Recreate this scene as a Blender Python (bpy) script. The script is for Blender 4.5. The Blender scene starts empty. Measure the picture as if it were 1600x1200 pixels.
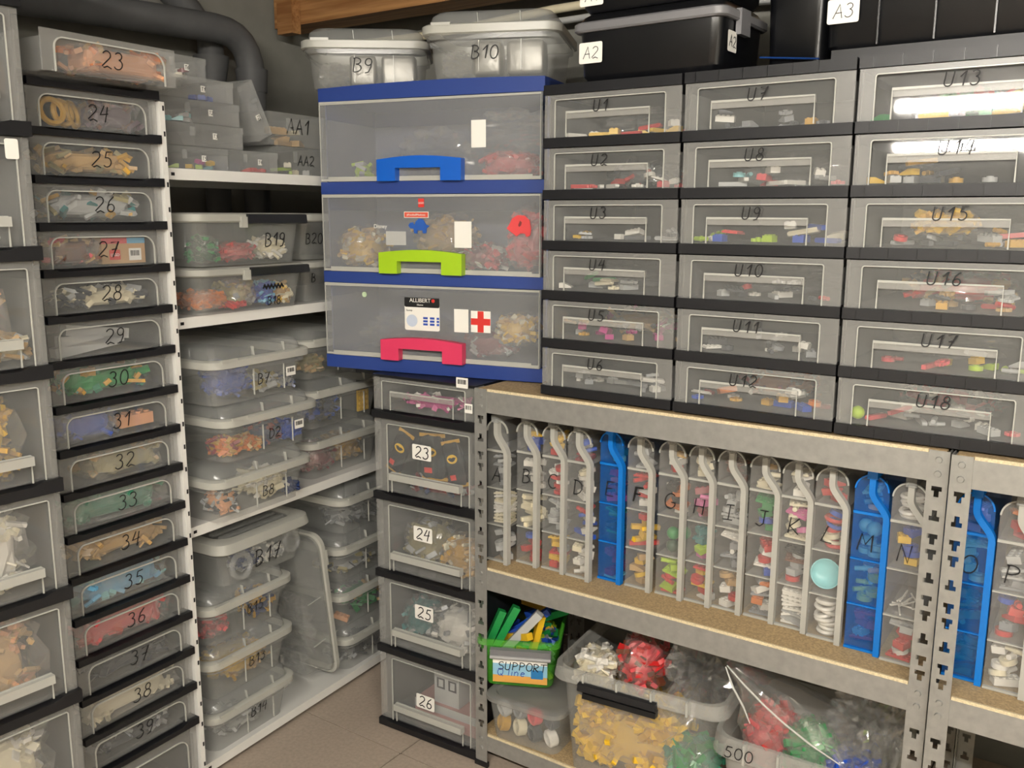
import bpy, math, random
from mathutils import Vector, Matrix, noise

# ------------------------------------------------------------------ camera, light, exposure
scene = bpy.context.scene
col = scene.collection
CAM = Vector((1.1045, -1.4703, 1.1966))
YAW, PITCH, ROLL = math.radians(34.51), math.radians(10.491), math.radians(0.2)
_fw = Vector((-math.sin(YAW) * math.cos(PITCH), math.cos(YAW) * math.cos(PITCH), -math.sin(PITCH)))
_rt = Vector((math.cos(YAW), math.sin(YAW), 0)); _up = _rt.cross(_fw)
_xr = _rt * math.cos(ROLL) + _up * math.sin(ROLL); _yr = _up * math.cos(ROLL) - _rt * math.sin(ROLL)
cam_data = bpy.data.cameras.new('camera'); cam = bpy.data.objects.new('camera', cam_data); col.objects.link(cam)
cam_data.sensor_width = 36; cam_data.lens = 1424.7 / 1600 * 36; cam_data.clip_start = 0.02
mw = Matrix((_xr, _yr, -_fw)).transposed().to_4x4(); mw.translation = CAM
cam.matrix_world = mw
scene.camera = cam
world = bpy.data.worlds.new('cellar_air'); scene.world = world; world.use_nodes = True
world.node_tree.nodes['Background'].inputs[0].default_value = (1.0, 0.93, 0.82, 1)
world.node_tree.nodes['Background'].inputs[1].default_value = 0.10
TUBE_STRENGTH = 190.0          # emission of the fluorescent tubes (built with their fixtures below)
TUBE_COLOUR = (1.0, 0.94, 0.85)
scene.view_settings.view_transform = 'Standard'
scene.view_settings.look = 'None'
scene.view_settings.gamma = 1.0
scene.view_settings.use_curve_mapping = False
scene.view_settings.exposure = 1.0
scene.cycles.transparent_max_bounces = 24
scene.cycles.max_bounces = 3
scene.cycles.diffuse_bounces = 2
scene.cycles.glossy_bounces = 2
R = math.radians
rnd = random.Random(7)

# ------------------------------------------------------------------ materials
def hexc(h):
    h = h.lstrip('#'); v = [int(h[i:i + 2], 16) / 255 for i in (0, 2, 4)]
    return tuple(x / 12.92 if x <= .04045 else ((x + .055) / 1.055) ** 2.4 for x in v)
MATS = {}
def clear_mat(name, hexcol, rough, alpha):
    m = bpy.data.materials.new(name); m.use_nodes = True; nt = m.node_tree; nt.nodes.clear()
    o = nt.nodes.new('ShaderNodeOutputMaterial'); t = nt.nodes.new('ShaderNodeBsdfTransparent')
    d = nt.nodes.new('ShaderNodeBsdfDiffuse'); d.inputs[0].default_value = (*hexc(hexcol), 1)
    g = nt.nodes.new('ShaderNodeBsdfGlossy'); g.inputs['Roughness'].default_value = rough; g.inputs[0].default_value = (1, 1, 1, 1)
    a = nt.nodes.new('ShaderNodeMixShader'); a.inputs[0].default_value = alpha
    b = nt.nodes.new('ShaderNodeMixShader'); b.inputs[0].default_value = .035
    nt.links.new(t.outputs[0], a.inputs[1]); nt.links.new(d.outputs[0], a.inputs[2]); nt.links.new(a.outputs[0], b.inputs[1]); nt.links.new(g.outputs[0], b.inputs[2]); nt.links.new(b.outputs[0], o.inputs[0])
    MATS[name] = m; return m
def mat(name, hexcol, rough=.4, metal=0., alpha=1., spec=.5, bump=0., bscale=200., var=0., vscale=20., coat=0.):
    if name in MATS: return MATS[name]
    if alpha < 1: return clear_mat(name, hexcol, rough, alpha)
    m = bpy.data.materials.new(name); m.use_nodes = True
    nt = m.node_tree; b = nt.nodes['Principled BSDF']; c = hexc(hexcol)
    b.inputs['Base Color'].default_value = (*c, 1); b.inputs['Roughness'].default_value = rough
    b.inputs['Metallic'].default_value = metal; b.inputs['Alpha'].default_value = alpha
    b.inputs['Specular IOR Level'].default_value = spec; b.inputs['Coat Weight'].default_value = coat
    if var or bump:
        tc = nt.nodes.new('ShaderNodeTexCoord')
    if var:
        n = nt.nodes.new('ShaderNodeTexNoise'); n.inputs['Scale'].default_value = vscale; n.inputs['Detail'].default_value = 6
        nt.links.new(tc.outputs['Object'], n.inputs['Vector'])
        rp = nt.nodes.new('ShaderNodeMapRange'); rp.inputs['From Min'].default_value = .3; rp.inputs['From Max'].default_value = .7
        rp.inputs['To Min'].default_value = 1 - var; rp.inputs['To Max'].default_value = 1 + var
        nt.links.new(n.outputs['Fac'], rp.inputs['Value'])
        mx = nt.nodes.new('ShaderNodeVectorMath'); mx.operation = 'SCALE'; mx.inputs[0].default_value = c
        nt.links.new(rp.outputs[0], mx.inputs['Scale']); nt.links.new(mx.outputs[0], b.inputs['Base Color'])
    if bump:
        n2 = nt.nodes.new('ShaderNodeTexNoise'); n2.inputs['Scale'].default_value = bscale; n2.inputs['Detail'].default_value = 3
        nt.links.new(tc.outputs['Object'], n2.inputs['Vector'])
        bp = nt.nodes.new('ShaderNodeBump'); bp.inputs['Strength'].default_value = bump; bp.inputs['Distance'].default_value = .002
        nt.links.new(n2.outputs['Fac'], bp.inputs['Height']); nt.links.new(bp.outputs['Normal'], b.inputs['Normal'])
    MATS[name] = m
    return m
FROST = mat('frosted_plastic', '#c2c2be', .34, alpha=.22)
WINDOW = mat('clear_plastic_window', '#c8cac8', .04, alpha=.10)
TUBIN = mat('drawer_tub_plastic', '#bcbcb8', .4, alpha=.34)
RIDGE = mat('plastic_edge', '#d4d4cc', .25, alpha=.6)
LIDRIM = mat('milky_plastic_rim', '#d0d0c7', .3, alpha=.66)
BOXCLEAR = mat('clear_box_plastic', '#c6c8c4', .18, alpha=.25)
LIDCLEAR = mat('clear_lid_plastic', '#bcbebb', .2, alpha=.38)
CASECLEAR = mat('organiser_clear_plastic', '#cfcfcb', .14, alpha=.10)
CASEEDGE = mat('organiser_edge_plastic', '#c8c7bf', .25, alpha=.70)
CASEBLUE = mat('organiser_blue_plastic', '#0a66bc', .16, alpha=.30)
CASEBLUEEDGE = mat('organiser_blue_edge', '#1478d2', .25, alpha=.92)
BLACK = mat('black_plastic', '#15161a', .42)
BLACKG = mat('black_plastic_gloss', '#101114', .28)
GREYP = mat('grey_plastic', '#77777a', .4)
NAVY = mat('navy_plastic', '#2a4289', .4)
HBLUE = mat('bright_blue_plastic', '#0f5fc8', .35); HLIME = mat('lime_plastic', '#a6cf22', .35); HPINK = mat('pink_plastic', '#dd3c64', .35)
WHITEP = mat('white_painted_steel', '#ecebe6', .35)
STEEL = mat('galvanised_steel', '#a6a6a2', .38, metal=.5, var=.10, vscale=60)
CARD = mat('white_paper', '#f1efe8', .7); INK = mat('black_ink', '#0b0b0d', .6); REDINK = mat('red_print', '#d8322c', .5)
BLUEINK = mat('blue_print', '#2c4fb0', .5); GREYINK = mat('grey_print', '#8a8a8a', .6)
CHIP = mat('particle_board', '#b39a72', .85, var=.28, vscale=260, bump=.15, bscale=300)
CHIPEDGE = mat('particle_board_edge', '#d8c8a4', .9, var=.2, vscale=400)
TILE = mat('floor_tile', '#b5a696', .5, var=.10, vscale=120)
GROUT = mat('tile_grout', '#4a4239', .9)
CONC = mat('grey_concrete', '#82817a', .9, var=.10, vscale=9, bump=.12, bscale=60)
CEIL = mat('ceiling_board', '#6a645c', .9, var=.1, vscale=8)
PIPE = mat('pipe_insulation', '#5c5d5e', .6, var=.12, vscale=14, bump=.1, bscale=40)
GREENBOX = mat('green_clear_plastic', '#5cc43a', .25, alpha=.46)
def wood_mat():
    m = mat('beam_wood', '#a9794a', .6)
    nt = m.node_tree; b = nt.nodes['Principled BSDF']
    tc = nt.nodes.new('ShaderNodeTexCoord'); mp = nt.nodes.new('ShaderNodeMapping'); mp.inputs['Scale'].default_value = (1.5, 28, 28)
    n = nt.nodes.new('ShaderNodeTexNoise'); n.inputs['Scale'].default_value = 2.5; n.inputs['Detail'].default_value = 5
    cr = nt.nodes.new('ShaderNodeValToRGB'); cr.color_ramp.elements[0].position = .35; cr.color_ramp.elements[0].color = (*hexc('#8a5c33'), 1)
    cr.color_ramp.elements[1].position = .65; cr.color_ramp.elements[1].color = (*hexc('#b98a58'), 1)
    nt.links.new(tc.outputs['Object'], mp.inputs[0]); nt.links.new(mp.outputs[0], n.inputs['Vector'])
    nt.links.new(n.outputs['Fac'], cr.inputs[0]); nt.links.new(cr.outputs[0], b.inputs['Base Color'])
    return m
WOOD = wood_mat()
def film_mat():
    m = bpy.data.materials.new('clear_bag_film'); m.use_nodes = True; nt = m.node_tree; nt.nodes.clear()
    o = nt.nodes.new('ShaderNodeOutputMaterial'); t = nt.nodes.new('ShaderNodeBsdfTransparent'); g = nt.nodes.new('ShaderNodeBsdfGlossy')
    d = nt.nodes.new('ShaderNodeBsdfDiffuse'); d.inputs[0].default_value = (.8, .8, .78, 1)
    g.inputs['Roughness'].default_value = .07; g.inputs[0].default_value = (1, 1, 1, 1)
    lw = nt.nodes.new('ShaderNodeLayerWeight'); lw.inputs[0].default_value = .35
    mr = nt.nodes.new('ShaderNodeMapRange'); mr.inputs['To Min'].default_value = .09; mr.inputs['To Max'].default_value = .42
    m1 = nt.nodes.new('ShaderNodeMixShader'); m2 = nt.nodes.new('ShaderNodeMixShader'); m2.inputs[0].default_value = .085
    nt.links.new(lw.outputs['Facing'], mr.inputs['Value']); nt.links.new(mr.outputs[0], m1.inputs[0])
    nt.links.new(t.outputs[0], m2.inputs[1]); nt.links.new(d.outputs[0], m2.inputs[2])
    nt.links.new(m2.outputs[0], m1.inputs[1]); nt.links.new(g.outputs[0], m1.inputs[2]); nt.links.new(m1.outputs[0], o.inputs[0])
    return m
FILM = film_mat()
def emit_mat(name, colour, strength):
    m = bpy.data.materials.new(name); m.use_nodes = True; nt = m.node_tree; nt.nodes.clear()
    o = nt.nodes.new('ShaderNodeOutputMaterial'); e = nt.nodes.new('ShaderNodeEmission')
    e.inputs[0].default_value = (*colour, 1); e.inputs[1].default_value = strength; nt.links.new(e.outputs[0], o.inputs[0]); return m
PAL = dict(orange='#d9772e', peach='#e5a679', gold='#cf9f3c', yellow='#efc02c', tan='#c9a36a', cream='#e9dfc0', white='#eeeae0', grey='#8f9193',
           darkgrey='#43464c', black='#1a1b1e', brown='#6e3f2c', red='#cf2a2a', coral='#e0545a', darkred='#8e2430', pink='#e070a8', magenta='#c02e86',
           purple='#6b545f', blue='#2450b8', darkblue='#1f3468', lightblue='#6db4dc', aqua='#8fd8dc', teal='#2b7f80', green='#1f8f47', seagreen='#3f8f6f',
           darkgreen='#1d4a34', lime='#b6d62e', lavender='#a79fd0', khaki='#a89c6c', palegrey='#b9bab8', clear='#c4c6c4')
CLEARP = None
def pc(n): return mat('toy_plastic_' + n, PAL[n], .3, alpha=.28 if n == 'clear' else 1.)

# ------------------------------------------------------------------ mesh helpers
class MB:
    def __init__(s): s.v = []; s.f = []; s.mi = []; s.cur = 0
    def add(s, vs, fs):
        o = len(s.v); s.v += [tuple(p) for p in vs]
        for f in fs: s.f.append([i + o for i in f]); s.mi.append(s.cur)
        return s
    def box(s, x0, x1, y0, y1, z0, z1, M=None):
        vs = [(x0, y0, z0), (x1, y0, z0), (x1, y1, z0), (x0, y1, z0), (x0, y0, z1), (x1, y0, z1), (x1, y1, z1), (x0, y1, z1)]
        if M: vs = [M @ Vector(p) for p in vs]
        return s.add(vs, [(0, 3, 2, 1), (4, 5, 6, 7), (0, 1, 5, 4), (1, 2, 6, 5), (2, 3, 7, 6), (3, 0, 4, 7)])
    def loft(s, loops, cap0=True, cap1=True, closed=True):
        n = len(loops[0]); o = len(s.v)
        for L in loops: s.v += [tuple(p) for p in L]
        for k in range(len(loops) - 1):
            for i in range(n if closed else n - 1):
                j = (i + 1) % n; a = o + k * n
                s.f.append([a + i, a + j, a + n + j, a + n + i]); s.mi.append(s.cur)
        if cap0: s.f.append([o + i for i in reversed(range(n))]); s.mi.append(s.cur)
        if cap1: s.f.append([o + (len(loops) - 1) * n + i for i in range(n)]); s.mi.append(s.cur)
        return s
    def tub(s, x0, x1, y0, y1, z0, z1, t):
        L = lambda d, z: [(x0 + d, y0 + d, z), (x1 - d, y0 + d, z), (x1 - d, y1 - d, z), (x0 + d, y1 - d, z)]
        A = L(0, z0) + L(0, z1)
        return s.add(A, [(0, 3, 2, 1), (1, 2, 6, 5), (2, 3, 7, 6), (3, 0, 4, 7)])
    def prism(s, poly, y0, y1):           # poly in x,z; extruded along y
        return s.loft([[(x, y0, z) for x, z in poly], [(x, y1, z) for x, z in poly]])
    def stroke(s, pts, w, y0, y1, closed=False):     # flat bar along a path in x,z
        pts = [Vector((p[0], p[1])) for p in pts]; n = len(pts); L = []; Rr = []
        for i in range(n):
            if closed: a, b = pts[i - 1], pts[(i + 1) % n]
            else: a, b = pts[max(0, i - 1)], pts[min(n - 1, i + 1)]
            d = b - a
            d = d.normalized() if d.length > 1e-9 else Vector((1, 0))
            k = 1.0
            if 0 < i < n - 1 or closed:
                e = (pts[i] - pts[i - 1]); e = e.normalized() if e.length > 1e-9 else d
                k = min(1.8, 1 / max(.45, abs(e.dot(d))))
            nn = Vector((-d.y, d.x)) * w * .5 * k
            L.append(pts[i] + nn); Rr.append(pts[i] - nn)
        loops = [[(L[i].x, y0, L[i].y), (Rr[i].x, y0, Rr[i].y), (Rr[i].x, y1, Rr[i].y), (L[i].x, y1, L[i].y)] for i in range(n)]
        if closed: loops.append(loops[0])
        return s.loft(loops, not closed, not closed)
    def tube(s, pts, r, n=10, caps=True):
        pts = [Vector(p) for p in pts]; loops = []; prev = None
        for i, p in enumerate(pts):
            d = (pts[min(i + 1, len(pts) - 1)] - pts[max(i - 1, 0)]).normalized()
            a = prev - d * prev.dot(d) if prev is not None else (Vector((0, 0, 1)).cross(d) if abs(d.z) < .9 else Vector((1, 0, 0)).cross(d))
            a.normalize(); b = d.cross(a); prev = a; rr = r[i] if isinstance(r, (list, tuple)) else r
            loops.append([p + (a * math.cos(t) + b * math.sin(t)) * rr for t in [2 * math.pi * k / n for k in range(n)]])
        return s.loft(loops, caps, caps)
    def cyl(s, c, r, h, n=12, axis='z', r2=None):
        r2 = r if r2 is None else r2; A = []
        for k, (rr, t) in enumerate(((r, 0), (r2, h))):
            lo = []
            for i in range(n):
                a = 2 * math.pi * i / n; x, y = rr * math.cos(a), rr * math.sin(a)
                lo.append({'z': (c[0] + x, c[1] + y, c[2] + t), 'y': (c[0] + x, c[1] + t, c[2] - y), 'x': (c[0] + t, c[1] + x, c[2] + y)}[axis])
            A.append(lo)
        return s.loft(A)
    def data(s, name, mats, smooth=None):
        me = bpy.data.meshes.new(name); me.from_pydata(s.v, [], s.f)
        for m in (mats if isinstance(mats, (list, tuple)) else [mats]): me.materials.append(m)
        if any(s.mi): me.polygons.foreach_set('material_index', s.mi)
        if smooth:
            me.polygons.foreach_set('use_smooth', [True] * len(me.polygons)); me.set_sharp_from_angle(angle=R(smooth))
        me.update(); return me
    def build(s, name, mats, parent=None, smooth=None, kind=None, label=None):
        return obj(name, s.data(name, mats, smooth), parent, kind, label)
def obj(name, data, parent=None, kind=None, label=None):
    o = bpy.data.objects.new(name, data); col.objects.link(o)
    if parent: o.parent = parent
    if kind: o['kind'] = kind
    if label: o['label'] = label
    return o
def rrect(x0, x1, y0, y1, r, z, n=4):
    pts = []
    for cx, cy, a0 in ((x1 - r, y0 + r, -90), (x1 - r, y1 - r, 0), (x0 + r, y1 - r, 90), (x0 + r, y0 + r, 180)):
        for k in range(n + 1):
            a = R(a0 + 90 * k / n); pts.append((cx + r * math.cos(a), cy + r * math.sin(a), z))
    return pts
def tag(o, label, cat, group=None, kind=None):
    o['label'] = label
    if cat: o['category'] = cat
    if group: o['group'] = group
    if kind: o['kind'] = kind
    return o
class Frame:
    def __init__(s, x, y, z, deg): s.o = Vector((x, y, z)); s.a = R(deg)
    def pt(s, x, y, z=0):
        c, n = math.cos(s.a), math.sin(s.a); return Vector((s.o.x + x * c - y * n, s.o.y + x * n + y * c, s.o.z + z))
    def sub(s, x, y, z, deg=0): p = s.pt(x, y, z); return Frame(p.x, p.y, p.z, math.degrees(s.a) + deg)
def thing(name, label, cat, fr, group=None, rot=None):
    o = bpy.data.objects.new(name, None); col.objects.link(o); o.empty_display_size = .02
    o.location = fr.o; o.rotation_euler = rot or (0, 0, fr.a)
    return tag(o, label, cat, group)
def place(o, fr):
    o.location = fr.o; o.rotation_euler = (0, 0, fr.a); return o

# ------------------------------------------------------------------ handwriting and print
def arc(cx, cy, rx, ry, a0, a1, n=9): return [(cx + rx * math.cos(R(a0 + (a1 - a0) * i / n)), cy + ry * math.sin(R(a0 + (a1 - a0) * i / n))) for i in range(n + 1)]
G = {
 '0': [arc(.35, .5, .3, .5, 100, 460, 14)], '1': [[(.1, .62), (.42, 1), (.36, 0)]],
 '2': [arc(.33, .74, .27, .25, 160, -40, 8) + [(.05, .08), (.2, .0), (.4, .1), (.7, -.03)]],
 '3': [arc(.3, .77, .24, .22, 150, -80, 8) + arc(.3, .27, .3, .29, 80, -150, 9)],
 '4': [[(.3, 1), (.05, .42), (.62, .5)], [(.55, .95), (.42, -.05)]],
 '5': [[(.62, .98), (.22, .95), (.15, .56)] + arc(.3, .3, .3, .3, 100, -140, 9)],
 '6': [[(.5, 1), (.2, .7), (.08, .3)] + arc(.33, .25, .25, .25, 180, 540, 12)],
 '7': [[(.05, .92), (.62, .98), (.25, -.05)], [(.15, .45), (.55, .52)]],
 '8': [arc(.36, .75, .2, .23, -60, 270, 10) + arc(.32, .26, .28, .27, 80, -280, 12)],
 '9': [arc(.3, .72, .24, .25, 20, 380, 12) + [(.5, .35), (.35, .0), (.1, -.05)]],
 'A': [[(0, 0), (.38, 1), (.68, 0)], [(.12, .38), (.62, .4)]],
 'B': [[(.1, 1), (.08, 0)], [(.0, .95)] + arc(.2, .76, .36, .24, 90, -80, 7) + arc(.2, .27, .44, .28, 85, -100, 8)],
 'C': [arc(.4, .5, .38, .5, 50, 310, 12)], 'D': [[(.1, 1), (.1, 0)], [(.0, .98)] + arc(.12, .5, .55, .5, 85, -90, 9)],
 'E': [[(.6, 1), (.1, .98), (.08, .02), (.65, 0)], [(.1, .5), (.5, .53)]], 'F': [[(.65, 1), (.12, .96), (.05, 0)], [(.1, .52), (.5, .55)]],
 'G': [arc(.4, .5, .38, .5, 50, 330, 12) + [(.72, .42), (.45, .42)]], 'H': [[(.08, 1), (.05, 0)], [(.65, 1), (.62, 0)], [(.06, .5), (.64, .5)]],
 'I': [[(.35, 1), (.33, 0)], [(.1, .97), (.6, 1)], [(.0, .0), (.6, .03)]], 'J': [[(.2, 1), (.7, 1)], [(.5, 1), (.5, .2), (.3, 0), (.05, .12)]],
 'K': [[(.1, 1), (.08, 0)], [(.62, 1), (.12, .45), (.68, 0)]], 'L': [[(.3, 1), (.05, .05), (.65, .0)]],
 'M': [[(.0, 0), (.12, 1), (.4, .4), (.7, 1), (.78, 0)]], 'N': [[(.05, 0), (.1, 1), (.6, 0), (.65, 1)]], 'O': [arc(.38, .5, .36, .5, 90, 450, 14)],
 'P': [[(.1, 1), (.08, 0)], [(.0, .95)] + arc(.2, .74, .42, .25, 90, -100, 8)], 'Q': [arc(.38, .5, .36, .5, 90, 450, 14), [(.4, .25), (.8, -.1)]],
 'R': [[(.1, 1), (.08, 0)], [(.0, .95)] + arc(.2, .74, .4, .25, 90, -100, 8) + [(.65, .0)]], 'S': [arc(.36, .75, .28, .24, 30, 240, 8) + arc(.34, .26, .3, .26, 80, -150, 8)],
 'T': [[(.0, .97), (.75, 1)], [(.38, 1), (.36, 0)]], 'U': [[(.05, 1), (.03, .35)] + arc(.3, .25, .27, .25, 200, 340, 6) + [(.6, 1)]],
 'l': [[(.2, 1), (.15, 0)]], 'i': [[(.15, .6), (.15, 0)], [(.15, .8), (.17, .86)]], 'n': [[(.05, .6), (.05, 0)], [(.05, .4), (.3, .62), (.5, .45), (.5, 0)]],
 'e': [[(.08, .32), (.5, .36)] + arc(.3, .3, .24, .3, 20, 320, 8)], ' ': [], '.': [[(.1, .0), (.14, .04)]],
}
GW = {'1': .5, 'I': .6, 'M': .9, 'l': .3, 'i': .3, ' ': .35, '.': .25}
def write(text, parent, x, z, h, y=-.0008, w=.0022, ink=None, name='handwriting', slant=.12, tilt=0., gap=.16, jit=.03):
    mb = MB(); cx = 0; r = random.Random(text + str(x))
    total = sum(GW.get(c, .68) + gap for c in text) - gap
    for ch in text:
        dz = r.uniform(-jit, jit)
        for st in G[ch]:
            pts = [((cx + px + slant * pz - total / 2) * h, (pz + dz) * h) for px, pz in st]
            mb.stroke([(x + a * math.cos(tilt) - b * math.sin(tilt), z + a * math.sin(tilt) + b * math.cos(tilt)) for a, b in pts], w, y - .0005, y)
        cx += GW.get(ch, .68) + gap
    return mb.build(name, ink or INK, parent, label='handwritten ' + text)
def ptext(text, size, m, parent, x, y, z, name='printed_text'):
    cu = bpy.data.curves.new('print', 'FONT'); cu.body = text; cu.size = size; cu.align_x = 'CENTER'; cu.extrude = .0002
    t = bpy.data.objects.new('print', cu); col.objects.link(t)
    bpy.context.view_layer.update()
    me = bpy.data.meshes.new_from_object(t.evaluated_get(bpy.context.evaluated_depsgraph_get()))
    bpy.data.objects.remove(t); bpy.data.curves.remove(cu)
    me.materials.clear(); me.materials.append(m)
    o = obj(name, me, parent, label='printed ' + text); o.location = (x, y, z); o.rotation_euler = (R(90), 0, 0); return o
def card(parent, x, z, w, h, m=None, y=-.0004, r=.003, name='paper_label', label=None):
    pts = [(p[0], p[1]) for p in rrect(x - w / 2, x + w / 2, z - h / 2, z + h / 2, r, 0, 2)]
    return MB().prism(pts, y - .0004, y).build(name, m or CARD, parent, label=label)
def barcode(parent, x, z, w, h, y=-.0009):
    card(parent, x, z, w, h, y=y, r=.001, name='barcode_sticker', label='white barcode sticker')
    mb = MB(); r = random.Random(int(x * 9999)); t = x - w * .36
    while t < x + w * .34:
        b = r.uniform(.0006, .0018); mb.box(t, t + b, y - .0008, y - .0004, z - h * .12, z + h * .32); t += b + r.uniform(.0006, .0016)
    mb.build('barcode_lines', INK, parent)

# ------------------------------------------------------------------ toy pieces and bags
PM = {}
def piece_mesh(kind):
    if kind in PM: return PM[kind]
    mb = MB()
    def studs(nx, ny, z):
        for i in range(nx):
            for j in range(ny): mb.cyl(((i - (nx - 1) / 2) * .008, (j - (ny - 1) / 2) * .008, z - .0002), .0025, .0019, 8)
    if kind == 'brick': mb.box(-.008, .008, -.008, .008, 0, .0096); studs(2, 2, .0096); h = .0115; r = .011
    elif kind == 'long brick': mb.box(-.016, .016, -.008, .008, 0, .0096); studs(4, 2, .0096); h = .0115; r = .017
    elif kind == 'plate': mb.box(-.016, .016, -.012, .012, 0, .0032); studs(4, 3, .0032); h = .005; r = .019
    elif kind == 'bar': mb.box(-.024, .024, -.0035, .0035, 0, .007); h = .007; r = .018
    elif kind == 'disc': mb.cyl((0, 0, 0), .0105, .007, 16); mb.cyl((0, 0, .0068), .005, .002, 10); h = .009; r = .0105
    elif kind == 'ring':
        L = []
        for i in range(16):
            a = 2 * math.pi * i / 16; L.append([((.012 + .003 * math.cos(b)) * math.cos(a), (.012 + .003 * math.cos(b)) * math.sin(a), .003 + .003 * math.sin(b)) for b in [k * math.pi / 3 for k in range(6)]])
        L.append(L[0]); mb.loft(L, False, False); h = .006; r = .015
    elif kind == 'ball':
        mb.loft([[(.0105 * math.sin(R(t)) * math.cos(2 * math.pi * i / 14), .0105 * math.sin(R(t)) * math.sin(2 * math.pi * i / 14), .0105 - .0105 * math.cos(R(t))) for i in range(14)] for t in (8, 35, 62, 90, 118, 145, 172)]); h = .021; r = .0105
    elif kind == 'pin': mb.cyl((-.012, 0, .0035), .0035, .024, 10, 'x'); mb.cyl((-.001, 0, .0035), .0044, .002, 10, 'x'); h = .007; r = .010
    elif kind == 'slope': mb.prism([(-.012, 0), (.012, 0), (.012, .003), (-.004, .0096), (-.012, .0096)], -.008, .008); h = .0096; r = .012
    elif kind == 'beam':
        pts = arc(.02, .0035, .0036, .0036, -90, 90, 6) + arc(-.02, .0035, .0036, .0036, 90, 270, 6); mb.prism(pts, -.004, .004)
        for i in range(5): mb.cyl((-.018 + i * .009, -.0043, .0035), .0022, .0006, 8, 'y')
        h = .007; r = .02
    elif kind == 'gear':
        lo = []
        for i in range(24):
            rr = .011 if i % 2 else .0085; a = 2 * math.pi * i / 24; lo.append((rr * math.cos(a), rr * math.sin(a)))
        mb.loft([[(x, y, 0) for x, y in lo], [(x, y, .005) for x, y in lo]]); mb.cyl((0, 0, .0048), .004, .002, 10); h = .007; r = .011
    elif kind == 'wheel':
        L = []
        for i in range(20):
            a = 2 * math.pi * i / 20; c, s_ = math.cos(a), math.sin(a)
            L.append([(rr * c, rr * s_, zz) for rr, zz in ((.011, .002), (.015, 0), (.019, .003), (.0195, .011), (.019, .019), (.015, .022), (.011, .020))])
        L.append(L[0]); mb.loft(L, False, False, True); h = .022; r = .0195
    elif kind == 'rod': mb.cyl((-.016, 0, .0012), .0012, .032, 6, 'x'); h = .0024; r = .010
    elif kind == 'dish':
        mb.loft([[(rr * math.cos(2 * math.pi * i / 24), rr * math.sin(2 * math.pi * i / 24), zz) for i in range(24)] for rr, zz in ((.008, 0), (.016, .003), (.021, .008), (.023, .013), (.0215, .013), (.0195, .009), (.015, .005), (.006, .003))]); h = .013; r = .023
    me = mb.data('toy_' + kind.replace(' ', '_'), pc('grey'), 40)
    PM[kind] = (me, h, r); return PM[kind]
def piece(kind, colour, p, rot, label, group, s=1.0):
    me, h, r = piece_mesh(kind)
    o = bpy.data.objects.new(('toy_' + kind.replace(' ', '_')).replace('toy_wheel', 'toy_car_tyre'), me); col.objects.link(o)
    o.location = p; o.rotation_euler = rot; o.scale = (s, s, s)
    o.material_slots[0].link = 'OBJECT'; o.material_slots[0].material = pc(colour)
    return tag(o, label, 'toy piece', group)
def fill(fr, x0, x1, y0, y1, z0, zmax, kinds, colours, n, where, seed, s=1.0, lean=.25):
    r = random.Random(seed); done = []; got = []
    cnt = 0; tries = 0
    while cnt < n and tries < n * 12:
        tries += 1
        k = r.choice(kinds); c = r.choice(colours); me, h, rad = piece_mesh(k); rad *= s; h *= s
        rr = min(rad, (x1 - x0) / 2 - .0005, (y1 - y0) / 2 - .0005)
        x = r.uniform(x0 + rr, x1 - rr); y = r.uniform(y0 + rr, y1 - rr)
        z = z0 + .0006
        for (a, b, q, t) in done:
            if (x - a) ** 2 + (y - b) ** 2 < ((rr + q) * .74) ** 2: z = max(z, t + .0004)
        if z + h > zmax: continue
        ang = r.uniform(0, math.pi)
        if rad > (x1 - x0) / 2 or rad > (y1 - y0) / 2: ang = r.uniform(-.25, .25) + (0 if (x1 - x0) >= (y1 - y0) else math.pi / 2)
        tl = r.uniform(-lean, lean) if z > z0 + .002 else 0
        done.append((x, y, rr, z + h)); cnt += 1
        got.append((k, c, x, y, z, tl, ang))
    wide = x1 - x0 > .07
    got.sort(key=lambda g: g[2] if wide else g[4])
    tot = {}; seen = {}
    for g in got: tot[g[:2]] = tot.get(g[:2], 0) + 1
    for k, c, x, y, z, tl, ang in got:
        q = seen[(k, c)] = seen.get((k, c), 0) + 1
        ords = ['first', 'second', 'third', 'fourth', 'fifth', 'sixth', 'seventh', 'eighth', 'ninth', 'tenth', 'eleventh', 'twelfth', 'thirteenth']
        extra = '' if tot[(k, c)] == 1 else (', %s from the left' if wide else ', %s from below') % ords[q - 1]
        piece(k, c, fr.pt(x, y, z), (tl, tl * .6, fr.a + ang), '%s toy %s%s %s' % (CN.get(c, c), k, extra, where), 'loose toy pieces ' + where, s)
CN = dict(darkgrey='dark grey', darkred='dark red', darkblue='dark blue', lightblue='light blue', seagreen='sea green', darkgreen='dark green', palegrey='pale grey')
def blob(mb, cx, cy, cz, hx, hy, hz, seed, amp=.2, freq=3., p=2.6, nu=20, nv=12, flat=True):
    loops = []
    sg = lambda v, e: math.copysign(abs(v) ** e, v)
    for j in range(nv + 1):
        t = R(-88 + 176 * j / nv); lo = []
        for i in range(nu):
            a = 2 * math.pi * i / nu; e = 2 / p
            d = Vector((sg(math.cos(t), e) * sg(math.cos(a), e), sg(math.cos(t), e) * sg(math.sin(a), e), sg(math.sin(t), e)))
            k = 1 + amp * (noise.noise(d * freq + Vector((seed * 3.1, seed * 1.7, seed))) - .15)
            k = min(k, 1.12)
            z = cz + hz * d.z * k
            if flat: z = max(z, cz - hz)
            lo.append((cx + hx * d.x * k, cy + hy * d.y * k, z))
        loops.append(lo)
    mb.loft(loops)
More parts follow.
